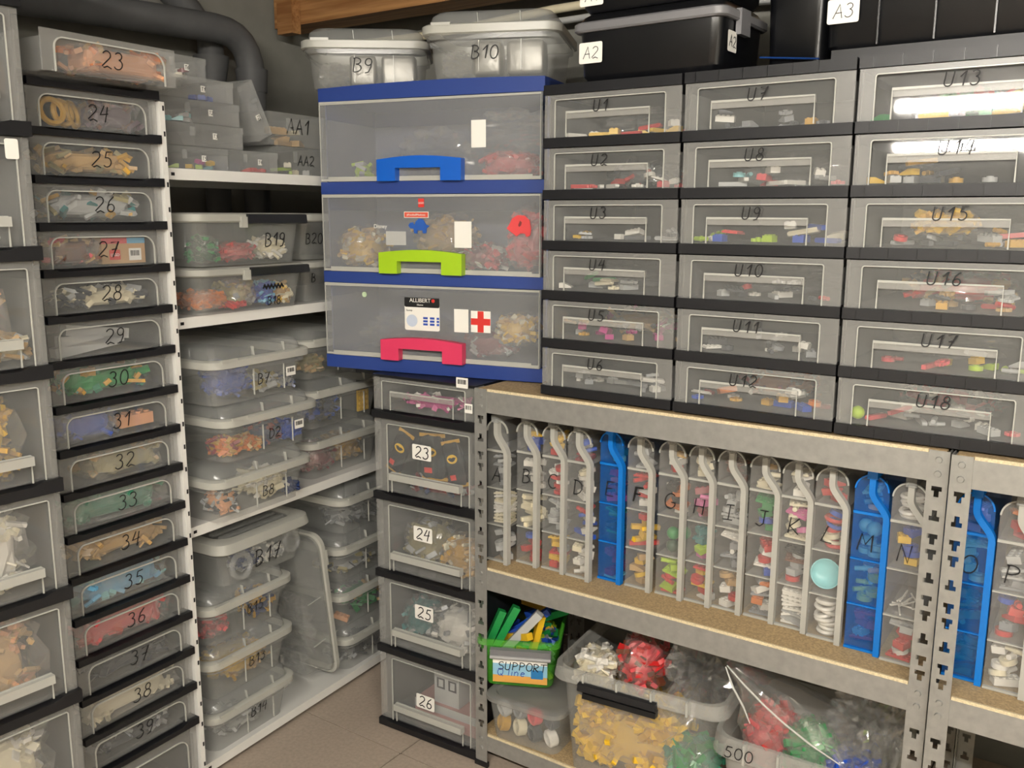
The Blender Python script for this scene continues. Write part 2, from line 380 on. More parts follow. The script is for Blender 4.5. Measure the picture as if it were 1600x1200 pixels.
def heap(name, label, cat, fr, x0, x1, y0, y1, z0, z1, colours, n, seed, size=1., film=False, group=None, bricks=('b',), slant=0., parent=None, core=True, sq=2.6):
    """bag or heap of loose bricks: a lumpy core covered with many small real bricks"""
    r = random.Random(seed); cx, cy = (x0 + x1) / 2, (y0 + y1) / 2; hx, hy, hz = (x1 - x0) / 2, (y1 - y0) / 2, (z1 - z0) / 2
    mb = MB(); mats = [pc(c) for c in colours]
    if core: blob(mb, 0, 0, hz, hx * .80, hy * .80, hz * .80, seed, .15, 3, p=sq, nu=20, nv=10)
    for i in range(n):
        a = r.uniform(0, 2 * math.pi); t = math.asin(r.uniform(-.9, 1)); k = r.uniform(.74, .93)
        sg = lambda v, e: math.copysign(abs(v) ** e, v)
        e_ = 1.8 / sq; d = Vector((sg(math.cos(t), e_) * sg(math.cos(a), e_), sg(math.cos(t), e_) * sg(math.sin(a), e_), sg(math.sin(t), e_)))
        P = Vector((hx * d.x * k, hy * d.y * k, hz + hz * d.z * k)); P.z = max(P.z, .014 * size)
        sx, sy, sz = r.choice([(.016, .008, .0048), (.008, .008, .0048), (.012, .008, .002), (.008, .004, .0048), (.02, .004, .004)])
        sx *= size; sy *= size; sz *= size
        M = Matrix.Translation(P) @ Matrix.Rotation(r.uniform(0, 6.3), 4, 'Z') @ Matrix.Rotation(r.uniform(-.9, .9), 4, 'X') @ Matrix.Rotation(r.uniform(-.7, .7), 4, 'Y')
        mb.cur = r.randrange(len(mats)); mb.box(-sx, sx, -sy, sy, -sz, sz, M)
    mb.cur = 0
    f2 = fr.sub(cx, cy, z0)
    if film:
        t = thing(name, label, cat, f2, group)
        mb.build('bagged_bricks', mats, t, kind='stuff')
        fb = MB(); blob(fb, 0, 0, hz * 1.03, hx * 1.04, hy * 1.04, hz * 1.06, seed + .5, .25, 5, sq * .95, 26, 16); fb.build('bag_film', FILM, t, 35)
        return t
    o = mb.build(name, mats); place(o, f2); return tag(o, label, cat, group, 'stuff')
def film_bag(name, label, fr, x0, x1, y0, y1, z0, z1, seed, amp=.45, group=None, tip=0.):
    mb = MB(); cx, cy = (x0 + x1) / 2, (y0 + y1) / 2
    blob(mb, 0, 0, (z1 - z0) / 2, (x1 - x0) / 2, (y1 - y0) / 2, (z1 - z0) / 2, seed, amp, 5.5, 2.2, 40, 26)
    o = mb.build(name, FILM); place(o, fr.sub(cx, cy, z0)); return tag(o, label, 'plastic bag', group)

# ------------------------------------------------------------------ the room
XL, XR, YN, YF, ZC = -1.06, 3.0, -3.4, .66, 1.86
def struct(name, mb, m, smooth=None): o = mb.build(name, m, None, smooth, 'structure'); return o
floor = struct('floor', MB().box(XL, XR, YN, YF, -.04, -.003), GROUT)
TS = .333
tm = MB().box(.002, TS - .002, .002, TS - .002, -.003, 0).data('tile', TILE)
i0 = -3
for i in range(-3, 10):
    for j in range(-11, 3):
        x, y = -.163 + i * TS, -.066 + j * TS
        if x < XL - .3 or x > XR or y < YN - .2 or y > YF: continue
        obj('tile', tm, floor).location = (x, y, 0)
struct('wall_left', MB().box(XL - .1, XL, YN, YF + .1, 0, ZC), CONC)
struct('wall_back', MB().box(XL - .1, XR + .1, YF, YF + .1, 0, ZC), CONC)
PAINT = mat('white_wall_paint', '#dcd8cc', .9, var=.04, vscale=6)  # unseen walls only; pale tone chosen to bounce soft fill light
struct('wall_right', MB().box(XR, XR + .1, YN, YF, 0, ZC), PAINT)
struct('wall_near', MB().box(XL - .1, XR + .1, YN - .1, YN, 0, ZC), PAINT)
struct('ceiling', MB().box(XL - .1, XR + .1, YN - .1, YF + .1, ZC, ZC + .08), CEIL)
TUBEM = emit_mat('fluorescent_tube', TUBE_COLOUR, TUBE_STRENGTH)
for (x, y, lab) in ((.95, -2.0, 'ceiling tube lamp nearest the white shelf'), (2.35, -2.0, 'ceiling tube lamp nearest the right wall')):
    t = thing('tube_lamp', lab, 'lamp', Frame(x, y, ZC, 0), 'ceiling tube lamps')
    MB().prism([(-.03, 0), (.03, 0), (.018, -.03), (-.018, -.03)], -.62, .62).build('housing', WHITEP, t).rotation_euler = (0, 0, R(90))
    MB().tube([(-.58, 0, -.047), (.58, 0, -.047)], .013, 12).build('tube', TUBEM, t)
    for s in (-1, 1): MB().box(s * .6 - .012, s * .6 + .012, -.014, .014, -.064, -.028).build('socket', WHITEP, t)
for k, (y0, lab) in enumerate(((.44, 'pale wooden ceiling beam above the back boxes'),)):
    b = MB().box(XL + .01, XR - .01, y0, y0 + .1, 1.727, ZC).build('ceiling_beam', WOOD); tag(b, lab, 'beam')
b = MB().box(-1.0, -.94, .405, .438, 1.70, 1.79).build('timber_block', WOOD); tag(b, 'short wooden block fixed to the ceiling beam by the pipes', 'block')
# pipes
def pipe(lab, pts, r, name='insulated_pipe'):
    t = thing(name, lab, 'pipe', Frame(0, 0, 0, 0))
    MB().tube(pts, r, 18).build('sleeve', PIPE, t, 50)
    return t
def elbow(a, c, b, n=6): return [Vector(a).lerp(Vector(c), k / n).lerp(Vector(c).lerp(Vector(b), k / n), k / n) for k in range(n + 1)]
pA = pipe('grey insulated pipe along the ceiling turning down nearer the corner', [(-.935, -2.0, 1.59), (-.935, .11, 1.668)] + elbow((-.935, .14, 1.669), (-.935, .248, 1.672), (-.935, .25, 1.56)) + [(-.935, .25, .0)], .036)
MB().tube([(-.935, .25, 1.58), (-.935, .25, 1.52)], [.043, .039], 18).build('joint_collar', PIPE, pA, 50)
pB = pipe('grey insulated pipe dropping from the ceiling in front of the other', [(-1.015, .06, 1.76), (-1.01, .12, 1.715), (-1.005, .175, 1.65), (-1.005, .175, 0)], .034)
MB().tube([(-1.005, .175, 1.61), (-1.005, .175, 1.545)], [.047, .036], 18).build('joint_collar', PIPE, pB, 50)
for k, (dz, c, lab) in enumerate(((0, 'cream', 'cream cable running along the back wall under the beam'), (-.03, 'palegrey', 'pale grey cable sagging under the cream cable'))):
    o = MB().tube([(-1.0 + i * .2, .60, 1.70 + dz - .012 * math.sin(i)) for i in range(12)], .011 - .003 * k, 8).build('cable', pc(c), None, 50); tag(o, lab, 'cable')

# ------------------------------------------------------------------ galvanised racks
def flange(mb, W, H, slots):
    """flat steel strip 0..W in x, 0..H in z, pierced by T slots (z, upright?)"""
    t = .0018; z = 0; c = W / 2; bw, sw, bh, sh = .0075, .0036, .0075, .0095
    for (zz, inv) in sorted(slots):
        rows = [(bh, bw), (sh, sw)] if inv else [(sh, sw), (bh, bw)]
        mb.box(0, W, 0, t, z, zz); q = zz
        for h, w2 in rows:
            mb.box(0, c - w2, 0, t, q, q + h); mb.box(c + w2, W, 0, t, q, q + h); q += h
        z = q
    mb.box(0, W, 0, t, z, H)
def slotlist(H, lv):
    s = []; z = .03; k = 0
    while z < H - .03:
        if all(not (l - .062 < z + .008 < l + .008) for l in lv): s.append((z, k % 3 == 0))
        z += (.038, .025, .038)[k % 3]; k += 1
    return s
RT, RM, RB, BH = .848, .464, .080, .049
def rack(lab, x, y, W, D=.42):
    t = thing('shelving_rack', lab, 'rack', Frame(x, y, 0, 0), 'galvanised racks')
    PW = .030
    sl = slotlist(RT, (RT, RM, RB))
    for (px, fx) in ((0, 0), (W - PW, 1)):
        for back in (0, 1):
            mb = MB(); flange(mb, PW, RT, sl)
            p = mb.build('post', STEEL, t); p.location = (px, D - .0018 if back else 0, 0)
            m2 = MB(); flange(m2, PW, RT, sl)
            q = m2.build('post_flange', STEEL, p); q.rotation_euler = (0, 0, R(90)); q.location = ((W - px - .0 if 0 else (PW if fx else .0018)), -PW + .0018 if back else 0.0018, 0)
            for lz in (RT, RM, RB):
                for k in range(2):
                    MB().cyl((PW * .5, -.003, lz - .014 - k * .022), .0045, .003, 8, 'y', .0055).build('rivet', STEEL, p, 60)
            MB().box(-.002, PW + .002, -.002, .006, 0, .012).build('foot', BLACK, p)
    for lz, nm in ((RT, 'top'), (RM, 'middle'), (RB, 'bottom')):
        hh = BH if nm != 'bottom' else .040
        for yy in (.0018, D - .0045):
            MB().loft([[(PW * .95, yy, lz - hh), (PW * .95, yy + .003, lz - hh), (PW * .95, yy + .003, lz - .004), (PW * .95, yy, lz - .004)],
                       [(W - PW * .95, yy, lz - hh), (W - PW * .95, yy + .003, lz - hh), (W - PW * .95, yy + .003, lz - .004), (W - PW * .95, yy, lz - .004)]]).build('beam', STEEL, t)
        for xx in (.0018, W - .0048):
            MB().box(xx, xx + .003, PW, D - PW, lz - hh, lz - .004).build('side_beam', STEEL, t)
        mb = MB().box(.006, W - .006, .0055, D - .006, lz - .016, lz); bd = mb.build('shelf_board', CHIP, t)
        MB().box(PW + .001, W - PW - .001, .0014, .0054, lz - .0045, lz + .0008).build('board_edge', CHIPEDGE, bd)
    return t
rack('left galvanised rack with drawers on top and organiser cases on its middle shelf', 0, 0, .895)
rack('right galvanised rack cut off by the picture edge', .8985, -.012, .9)

# ------------------------------------------------------------------ drawer fronts
def arch_path(x0, x1, zt, r1, r2, zb=0):
    return [(x0, zb)] + arc(x0 + r1, zt - r1, r1, r1, 180, 90, 6) + arc(x1 - r2, zt - r2, r2, r2, 90, 0, 6) + [(x1, zb)]
def surround(mb, inner, w, h, y0, y1, zt):
    outer = []
    for (x, z) in inner:
        n = len(outer)
        if n == 0: outer.append((0, 0))
        elif n == len(inner) - 1: outer.append((w, 0))
        else:
            k = n - 1                # 0..6 left corner, 7..13 right corner
            if k == 0: outer.append((0, z))
            elif k < 6: outer.append((0, h) if k >= 3 else (0, z + (h - z) * k / 3))
            elif k in (6, 7): outer.append((x, h))
            elif k < 13: outer.append((w, h) if k <= 10 else (w, z + (h - z) * (13 - k) / 3))
            else: outer.append((w, z))
    loops = []
    for (a, b) in zip(inner, outer):
        loops.append([(a[0], y0, a[1]), (b[0], y0, b[1]), (b[0], y1, b[1]), (a[0], y1, a[1])])
    mb.loft(loops)
def drawer(parent, x, z, w, h, depth, kind, yoff=0., tilt=0.):
    d = bpy.data.objects.new('drawer', None); col.objects.link(d); d.parent = parent; d.location = (x, yoff, z)
    if kind == 'arch': inner = arch_path(w * .085, w * .905, h * .83, .016, .022); zt = h
    elif kind == 'tall': inner = arch_path(w * .13, w * .93, h * .93, .004, .004)
    else: inner = arch_path(w * .085, w * .895, h * .88, .004, .004)
    mb = MB(); surround(mb, inner, w, h, 0, .0028, h); mb.build('front_surround', FROST, d)
    MB().prism(inner, .0030, .0052).build('front_window', WINDOW, d).rotation_euler = (-tilt, 0, 0)
    MB().stroke(inner, .0022 if kind == 'arch' else .0017, -.0022, .0002).build('front_ridge', RIDGE, d)
    MB().tub(.004, w - .004, .0056, depth, .001, h * .82, .002).build('tub', TUBIN, d)
    if kind != 'arch':
        if kind == 'tall': hx0, hx1, hz, hb = w * .17, w * .86, h * .28, h * .09
        else: hx0, hx1, hz, hb = w * .17, w * .79, h * .58, h * .15
        mb = MB(); mb.loft([[(hx0, -.003 if kind != 'tall' else -.012, hz - hb), (hx1, -.003 if kind != 'tall' else -.012, hz - hb), (hx1, .003, hz - hb), (hx0, .003, hz - hb)],
                            [(hx0, -.003 if kind != 'tall' else -.012, hz), (hx1, -.003 if kind != 'tall' else -.012, hz), (hx1, .003, hz), (hx0, .003, hz)]])
        mb.build('handle_lip', RIDGE if kind == 'tall' else mat('handle_lip_plastic', '#c4c3bd', .3, alpha=.34), d)
        MB().stroke([(hx0 + .001, 0.001), (hx0 + .001, hz), (hx1 - .001, hz), (hx1 - .001, .001)], .0022, -.0032, -.0006).build('handle_ridge', RIDGE, d)
    return d
def tower(name, label, fr, w, depth, levels, kind, bar=.0115, group=None, extra_top=True, inset=0., fname='frame_bar', framem=None, side=True, lip=False):
    """levels: list of (z_bottom, height) for each drawer; the bars sit between them"""
    framem = framem or BLACK
    t = thing(name, label, 'drawer unit', fr, group); ds = []
    zs = sorted(levels)
    for i, (zb, h) in enumerate(zs):
        pts = [(0, -bar), (w, -bar), (w, 0), (0, 0)]
        if lip: pts = [(0, -bar), (w + .002, -bar), (w + .002, .0015), (w * .9, .0015), (w * .84, -.004), (w * .13, -.004), (w * .08, -.001), (0, -.001)]
        o = MB().prism(pts, -.009 if lip else -.004, .02).build(fname, framem, t); o.location = (0, 0, zb)
        p = MB().box(.001, w - .001, .02, depth, -bar * .7, -.0004).build('frame_shelf', framem, t); p.location = (0, 0, zb)
        ds.append((zb, h))
    if extra_top:
        zt = zs[-1][0] + zs[-1][1] + .001
        MB().box(0, w, -.003, depth, zt, zt + bar).build('top_cover', framem, t)
    if side:
        zt = zs[-1][0] + zs[-1][1]
        for xx in (0, w - .002): MB().box(xx, xx + .002, .022, depth, zs[0][0], zt).build('side_panel', framem, t)
        MB().box(0, w, depth, depth + .003, zs[0][0], zt).build('back_panel', framem, t)
    return t

# ------------------------------------------------------------------ left tower, drawers 23 to 39
TW, TP, TZ = .2488, .0780, 1.4157
frT = Frame(-.4116, -.6557, 0, 92.82)
lev = [(TZ - i * TP, TP - .0145) for i in range(17)] + [(.0145, TZ - 16 * TP - .0145 - .0145)]
tT = tower('drawer_tower', 'tall black framed drawer tower with drawers marked 23 to 39', frT, TW, .36, lev, 'arch', .0138, 'drawer towers', extra_top=False, lip=True)
for i, (zb, h) in enumerate(lev):
    if i == 0:
        d = drawer(tT, -.012, zb + .001, TW, h, .36, 'arch', -.075)
    else:
        d = drawer(tT, .001, zb, TW - .002, h, .34, 'arch')
    if i < 17:
        d['label'] = 'translucent drawer marked %d' % (23 + i)
        write(str(23 + i), d, TW * (.52 if i else .5), h * .28, .027, name='drawer_number', y=.0026, w=.0019)
    else: card(d, TW * .45, h * .32, .03, .04, y=-.0002)
tcont = [(23, ['peach', 'orange', 'tan'], 'bag of peach orange pieces', .22, .98, .72), (24, ['purple', 'brown'], 'bag of dark purple brown pieces', .48, .93, .7), (25, ['tan', 'gold', 'khaki'], 'heap of tan and gold round pieces', .1, .9, .6),
         (26, ['palegrey', 'teal', 'gold', 'palegrey', 'khaki'], 'heap of pale teal and gold pieces', .1, .92, .66), (27, ['brown', 'coral', 'tan'], 'bag of reddish brown pieces', .08, .5, .66), (28, ['cream', 'darkgrey', 'palegrey'], 'heap of cream and dark grey pieces', .15, .92, .45),
         (30, ['green', 'gold', 'seagreen'], 'heap of green and gold pieces', .12, .92, .7), (31, ['blue', 'darkblue'], 'bag of blue pieces', .06, .55, .72), (32, ['khaki', 'tan'], 'bag of khaki pieces', .25, .93, .72),
         (33, ['seagreen'], 'bag of sea green pieces', .03, .95, .8), (34, ['tan'], 'heap of tan bricks', .06, .95, .78), (35, ['lightblue', 'aqua'], 'bag of light blue pieces', .05, .92, .8),
         (36, ['coral', 'red'], 'bag of coral red pieces', .04, .90, .8), (37, ['darkgrey'], 'heap of dark grey pieces', .1, .92, .6), (38, ['cream'], 'bag of cream pieces', .03, .93, .84), (39, ['darkgrey', 'grey'], 'heap of mixed grey pieces', .1, .9, .55)]
for num, cols, nm, a, b, hf in tcont:
    i = num - 23; zb = TZ - i * TP; h = TP - .0145
    heap('brick_bag', '%s in the drawer marked %d' % (nm, num), 'bag' if 'bag' in nm else 'bricks', frT, TW * a + .006, TW * b - .006, .0075 - (.075 if i == 0 else 0), .10 - (.075 if i == 0 else 0), zb + .003 + (.005 if i == 0 else 0), zb + h * min(.93, hf + .12) + .003, cols, 60, num, .8, film='bag' in nm, group='brick contents of the numbered tower', sq=6 if 'bag' in nm else 3.5)
for x, k in ((.06, 0), (.085, 1), (.11, 2)):   # gold hoops in drawer 24
    piece('ring', 'gold', frT.pt(x, .03 + .012 * k, TZ - TP + .004 + .024), (R(80), 0, frT.a + .3 * k), ('front', 'middle', 'rear')[k] + ' gold ring standing in the drawer marked 24', 'gold rings in drawer 24', 1.7)
t = thing('brick_box', 'small cardboard brick box in the drawer marked 27', 'box', frT.sub(TW * .52, .02, TZ - 4 * TP + .0035))
MB().box(0, .09, 0, .06, 0, .046).build('carton', mat('tan_cardboard', '#c39a6c', .8), t)
for a, b, m in ((0, .052, 'coral'), (.052, .09, 'lightblue')): MB().box(a, b, -.0006, 0, .036, .046).build('printed_band', pc(m), t)
card(t, .026, .016, .022, .018, REDINK, -.0004, .001, 'logo_panel', 'red logo panel'); ptext('LEGO', .007, CARD, t, .026, -.001, .0135); barcode(t, .068, .016, .026, .022, -.0004)
for k in range(3):
    piece('bar', 'palegrey', frT.pt(.09 + .01 * k, .03, TZ - 6 * TP + .006 + .012 * k), (0, R(-6 + 7 * k), frT.a), ('lower', 'middle', 'upper')[k] + ' pale grey strip in the drawer marked 29', 'grey strips in drawer 29', 2.6)
piece('long brick', 'peach', frT.pt(.17, .028, TZ - 8 * TP + .012), (0, 0, frT.a), 'peach block in the drawer marked 31', None, 2.2)

# ------------------------------------------------------------------ nearest tower at the left edge
FW, FP = .29, .1864
frF = Frame(-.3306, -.996, 0, 87.29)
levF = [(1.332 - i * FP, FP - .0215) for i in range(-1, 7)]
tF = tower('drawer_tower', 'nearest black framed tower of deep drawers at the left picture edge', frF, FW, .38, levF, 'tall', .0205, 'drawer towers', lip=True)
fc = [None, ['cream', 'white'], ['palegrey'], ['tan', 'peach'], ['yellow', 'gold'], ['white', 'cream'], ['tan', 'peach'], ['cream', 'white']]
fn = ['empty', 'few cream pieces', 'few pale grey pieces', 'bag of tan bricks', 'bag of yellow bricks', 'bag of white bricks', 'bag of brownish tan bricks', 'bag of cream bricks']
order = ['top', 'second', 'third', 'fourth', 'fifth', 'sixth', 'seventh', 'lowest']
for i, (zb, h) in enumerate(levF):
    d = drawer(tF, .001, zb, FW - .002, h, .36, 'tall')
    if fc[i]:
        big = i >= 3
        heap('brick_bag', '%s in the %s drawer of the nearest tower' % (fn[i], order[i]), 'bag' if big else 'bricks', frF, .05, FW * (.86 if big else .9), .009, .15, zb + .004, zb + h * (.86 if big else .2), fc[i], 200 if big else 60, 60 + i, .8, film=big, sq=4.5, group='contents of the nearest tower')
card(tF, .262, 1.332 - FP * 0 - .04 + 0, .02, .03, y=-.003)
# loose pieces beside the tan bag
heap('loose_bricks', 'loose pale bricks beside the bag in the fourth drawer of the nearest tower', 'bricks', frF, .20, .282, .012, .1, 1.332 - 2 * FP + .004, 1.332 - 2 * FP + .05, ['cream', 'palegrey', 'tan'], 60, 91, .7)
write('1', tF, .235, .03, .05, y=-.004)

# ------------------------------------------------------------------ tower with cards 23 to 26 beside the rack
EW = .282
frE = Frame(-.2847, .0037, 0, 2.0)
lev_e = [(.7693 + .0008, .0738 - .0), (.5813, .1695), (.3947, .1680), (.2084, .1680), (.0200, .1680)]
tE = tower('drawer_tower', 'drawer tower with white number cards 23 to 26 under the blue unit', frE, EW, .38, lev_e, 'tall', .0178, 'drawer towers', lip=True, extra_top=False)
MB().box(0, EW, -.003, .38, .8440, .8495).build('top_cover', BLACK, tE)
for i, (zb, h) in enumerate(lev_e):
    d = drawer(tE, .001, zb, EW - .002, h, .36, 'tall' if i else 'u')
    if i:
        z = h * (.62, .62, .62, .44)[i - 1]
        card(d, EW * .475, z, .052, .034, y=-.0012); write(str(22 + i), d, EW * .475, z - .012, .025, y=-.0018, w=.0024, name='card_number')
        d['label'] = 'deep translucent drawer with card %d' % (22 + i)
barcode(tE, .247, .853, .030, .022, -.0045); barcode(tE, .262, .80, .02, .02, -.0030)
heap('loose_bricks', 'pink and dark pieces in the shallow top drawer under the blue unit', 'bricks', frE, .05, .24, .015, .09, .774, .806, ['magenta', 'darkgrey', 'pink', 'white'], 60, 5, .7)
def sachet(fr, x, y, z, w, h, rot, lab, seed):
    t = thing('toy_sachet', lab, 'sachet', fr.sub(x, y, z), 'dark printed sachets in the drawer with card 23', rot=(0, R(rot), fr.a))
    mb = MB(); blob(mb, 0, 0, 0, w / 2, .007, h / 2, seed, .08, 2, 5, 16, 10, False); mb.build('pouch', mat('sachet_foil', '#23262b', .25), t, 40)
    for s in (-1, 1): MB().box(-w / 2, w / 2, -.001, .001, s * h / 2 - .004, s * h / 2 + .004).build('gold_seal', pc('gold'), t)
    mb = MB().prism([(.014 * math.cos(R(a)), .010 * math.sin(R(a)) + h * .12) for a in range(0, 360, 24)], -.0082, -.0074); mb.build('yellow_oval', pc('yellow'), t)
    MB().prism([(-.011, h * .12 + .002), (-.004, h * .12 + .004), (0, h * .12 + .002), (.004, h * .12 + .004), (.011, h * .12 + .002), (.006, h * .12 - .004), (0, h * .12 - .006), (-.006, h * .12 - .004)], -.0088, -.0083).build('black_emblem', INK, t)
    MB().box(-w * .32, -w * .02, -.0078, -.0072, -h * .36, -h * .24).build('red_print', REDINK, t)
    return t
sachet(frE, .055, .022, .672, .045, .098, 24, 'dark sachet leaning left in the drawer with card 23', 1)
sachet(frE, .145, .028, .672, .07, .098, -4, 'large dark sachet behind card 23', 2)
sachet(frE, .21, .020, .668, .05, .096, -16, 'dark sachet leaning right in the drawer with card 23', 3)
heap('loose_bricks', 'red and blue packets lying at the bottom of the drawer with card 23', 'bricks', frE, .05, .25, .02, .10, .584, .612, ['darkred', 'darkblue', 'palegrey'], 50, 8, .9)
heap('brick_bag', 'bag of olive pieces in the drawer with card 24', 'bag', frE, .03, .15, .03, .14, .398, .50, ['khaki', 'palegrey'], 70, 11, .7, film=True)
heap('brick_bag', 'bag of shiny gold pieces in the drawer with card 24', 'bag', frE, .145, .27, .02, .12, .398, .49, ['gold', 'tan', 'cream'], 90, 12, .7, film=True)
heap('brick_bag', 'bag of teal pieces in the drawer with card 25', 'bag', frE, .03, .12, .03, .12, .212, .31, ['teal', 'palegrey'], 50, 13, .8, film=True)
heap('brick_bag', 'bag of clear and white pieces in the drawer with card 25', 'bag', frE, .11, .27, .02, .13, .212, .315, ['white', 'palegrey', 'grey'], 90, 14, .9, film=True)
t = thing('flat_box', 'pinkish flat box lying in the drawer with card 26', 'box', frE.sub(.08, .03, .026)); MB().box(0, .18, 0, .2, 0, .05).build('carton', mat('pink_cardboard', '#b98c88', .7), t)
MB().box(.0, .18, -.0006, 0, .03, .05).build('printed_band', pc('palegrey'), t)
t = thing('block_model', 'grey toy block house with two windows in the drawer with card 26', 'toy', frE.sub(.13, .04, .0765)); MB().box(0, .07, 0, .05, 0, .075).build('walls', pc('palegrey'), t)
for k in (0, 1): MB().stroke([(.010 + .033 * k, .04), (.028 + .033 * k, .04), (.028 + .033 * k, .062), (.010 + .033 * k, .062)], .004, -.001, 0, True).build('window_frame', pc('darkgrey'), t)

# ------------------------------------------------------------------ blue three drawer unit
BW = .5337
frB = Frame(-.4316, .0036, 0, 11.82)
bz = [1.4677, 1.4392, 1.2674, 1.2410, 1.0707, 1.0460, .8800, .8509]
tB = thing('blue_drawer_unit', 'navy framed unit of three wide clear drawers with stickers', 'drawer unit', frB)
for k, (a, b) in enumerate(((0, 1), (2, 3), (4, 5), (6, 7))):
    n = 13; pts = []
    bow = .0 if k else .004
    top = [(BW * i / n, bz[a] - bow * 4 * (i / n - .5) ** 2 + (bow)) for i in range(n + 1)]
    bot = [(BW * i / n, bz[b]) for i in range(n, -1, -1)]
    L = lambda y, g: [(x, y + g * (1 - (2 * x / BW - 1) ** 2), z) for x, z in top + bot]
    MB().loft([L(0.004, -.008), L(.02, 0), L(.24, 0)]).build('frame_bar', NAVY, tB, 30)
for xx in (0, BW - .003): MB().box(xx, xx + .003, .03, .24, bz[7], bz[0] - .004).build('side_panel', mat('navy_side_panel', '#35457f', .4), tB)
MB().box(0, BW, .237, .24, bz[7], bz[0] - .004).build('back_panel', NAVY, tB)
BD = []
for k, (zt, zb, hm, nm, lab) in enumerate(((bz[1], bz[2], HBLUE, 'blue', 'wide clear drawer with bright blue handle'), (bz[3], bz[4], HLIME, 'lime', 'wide clear drawer with lime green handle'), (bz[5], bz[6], HPINK, 'pink', 'wide clear drawer with pink handle'))):
    d = bpy.data.objects.new('drawer', None); col.objects.link(d); d.parent = tB; d.location = (.003, 0, zb + .001); d['label'] = lab; BD.append(d)
    w, h = BW - .006, zt - zb - .002
    MB().box(0, w, .0, .003, 0, h).build('front_panel', mat('blue_unit_panel', '#c3c6c8', .2, alpha=.20), d)
    MB().stroke([(.003, .003), (.003, h - .003), (w - .003, h - .003), (w - .003, .003)], .004, -.002, 0, True).build('front_ridge', RIDGE, d)
    MB().tub(.004, w - .004, .0036, .23, 0.001, h * .8, .002).build('tub', TUBIN, d)
    MB().box(.02, w - .02, -.0015, -.0002, .0, .010).build('bottom_seam', RIDGE, d)
    hx0, hx1, hh = w * .295, w * .675, .050
    pts = [(hx0, -.001), (hx0, hh * .88)] + [(hx0 + (hx1 - hx0) * i / 10, hh * .88 + .007 * math.sin(math.pi * i / 10)) for i in range(1, 10)] + [(hx1, hh * .88), (hx1, -.001), (hx1 - .048, -.001), (hx1 - .048, hh * .52), (hx0 + .045, hh * .52), (hx0 + .045, -.001)]
    MB().prism(pts, -.020, -.001).build('handle', hm, d, label='%s handle' % nm)
bw, bh = BW - .006, .168
d = BD[0]; card(d, bw * .735, bh * .55, .033, .055, y=-.0006, r=.0008, label='plain white sticker card')
d = BD[1]; card(d, bw * .665, bh * .50, .040, .055, y=-.0006, r=.0008, label='plain white sticker card')
card(d, bw * .478, .150, .014, .018, REDINK, -.0006, .0008, 'logo_sticker', 'small red square logo sticker'); ptext('LEGO', .0055, CARD, d, bw * .478, -.0016, .148)
card(d, bw * .455, .125, .060, .013, CARD, -.0006, .0008, 'hashtag_sticker'); card(d, bw * .455, .125, .057, .0105, mat('orange_red_print', '#dd5a44', .5), -.0012, .0006, 'hashtag_print'); ptext('#FootballMadness', .0062, CARD, d, bw * .455, -.0022, .123)
ptext('Disney', .012, CARD, d, bw * .285, -.0008, .096)
# blue turtle and red pig shaped stickers
tx, tz = bw * .468, .098
MB().prism([(tx + x, tz + z) for x, z in [(-.026, .004), (-.022, .010), (-.015, .011), (-.011, .004), (-.008, .013), (0, .019), (.010, .017), (.017, .006), (.025, .004), (.018, -.002), (.017, -.012), (.009, -.012), (.008, -.006), (-.004, -.006), (-.005, -.013), (-.012, -.012), (-.013, -.003), (-.022, -.001)]], -.0022, -.0002).build('turtle_sticker', mat('blue_foam', '#1f59b4', .6), d, label='blue turtle shaped sticker')
tx, tz = bw * .905, .102
MB().prism([(tx + x, tz + z) for x, z in [(-.026, -.004), (-.02, .004), (-.014, .016), (-.002, .023), (.014, .022), (.025, .012), (.028, -.006), (.026, -.018), (.018, -.021), (.014, -.014), (.004, -.014), (-.004, -.020), (-.012, -.014), (-.02, -.009)]], -.0022, -.0002).build('animal_sticker', mat('red_foam', '#e2484a', .6), d, label='red animal shaped sticker')
MB().prism([(tx + x, tz + z) for x, z in [(0, .003), (.004, .012), (.008, .008), (.006, .002), (.002, -.001)]], -.003, -.0023).build('sticker_detail', mat('dark_red_foam', '#7d2a2e', .6), d)
d = BD[2]
lx = bw * .475; card(d, lx, .102, .086, .072, y=-.0006, r=.004, name='maker_label', label='white and black maker label'); card(d, lx, .1275, .086, .021, INK, -.0011, .003, 'label_header')
ptext('ALLIBERT', .0125, CARD, d, lx - .004, -.0022, .128); MB().cyl((lx + .028, -.0022, .132), .004, .0006, 12, 'y').build('red_dot', REDINK, d); ptext('Home', .006, CARD, d, lx - .004, -.0022, .1205)
ptext('Scoop', .006, INK, d, lx - .031, -.0016, .108)
MB().cyl((lx - .025, -.0016, .087), .0135, .0005, 20, 'y').build('label_picture', mat('pale_print', '#c6d2e4', .6), d)
for k, ww in enumerate((.011, .011, .006)):
    x = lx + .003 + k * .0165
    mb = MB()
    for j in range(3): mb.box(x, x + ww, -.0016, -.0011, .078 + j * .0068, .0826 + j * .0068)
    mb.build('unit_drawing', BLUEINK, d)
card(d, bw * .655, .092, .034, .05, y=-.0006, r=.0008, label='plain white sticker card')
cx = bw * .742; card(d, cx, .092, .046, .046, y=-.0006, r=.0006, name='cross_sticker', label='white sticker with red cross')
MB().prism([(cx + x, .092 + z) for x, z in [(-.007, -.0225), (.007, -.0225), (.007, -.007), (.0225, -.007), (.0225, .007), (.007, .007), (.007, .0225), (-.007, .0225), (-.007, .007), (-.0225, .007), (-.0225, -.007), (-.007, -.007)]], -.0017, -.0010).build('red_cross', REDINK, d)
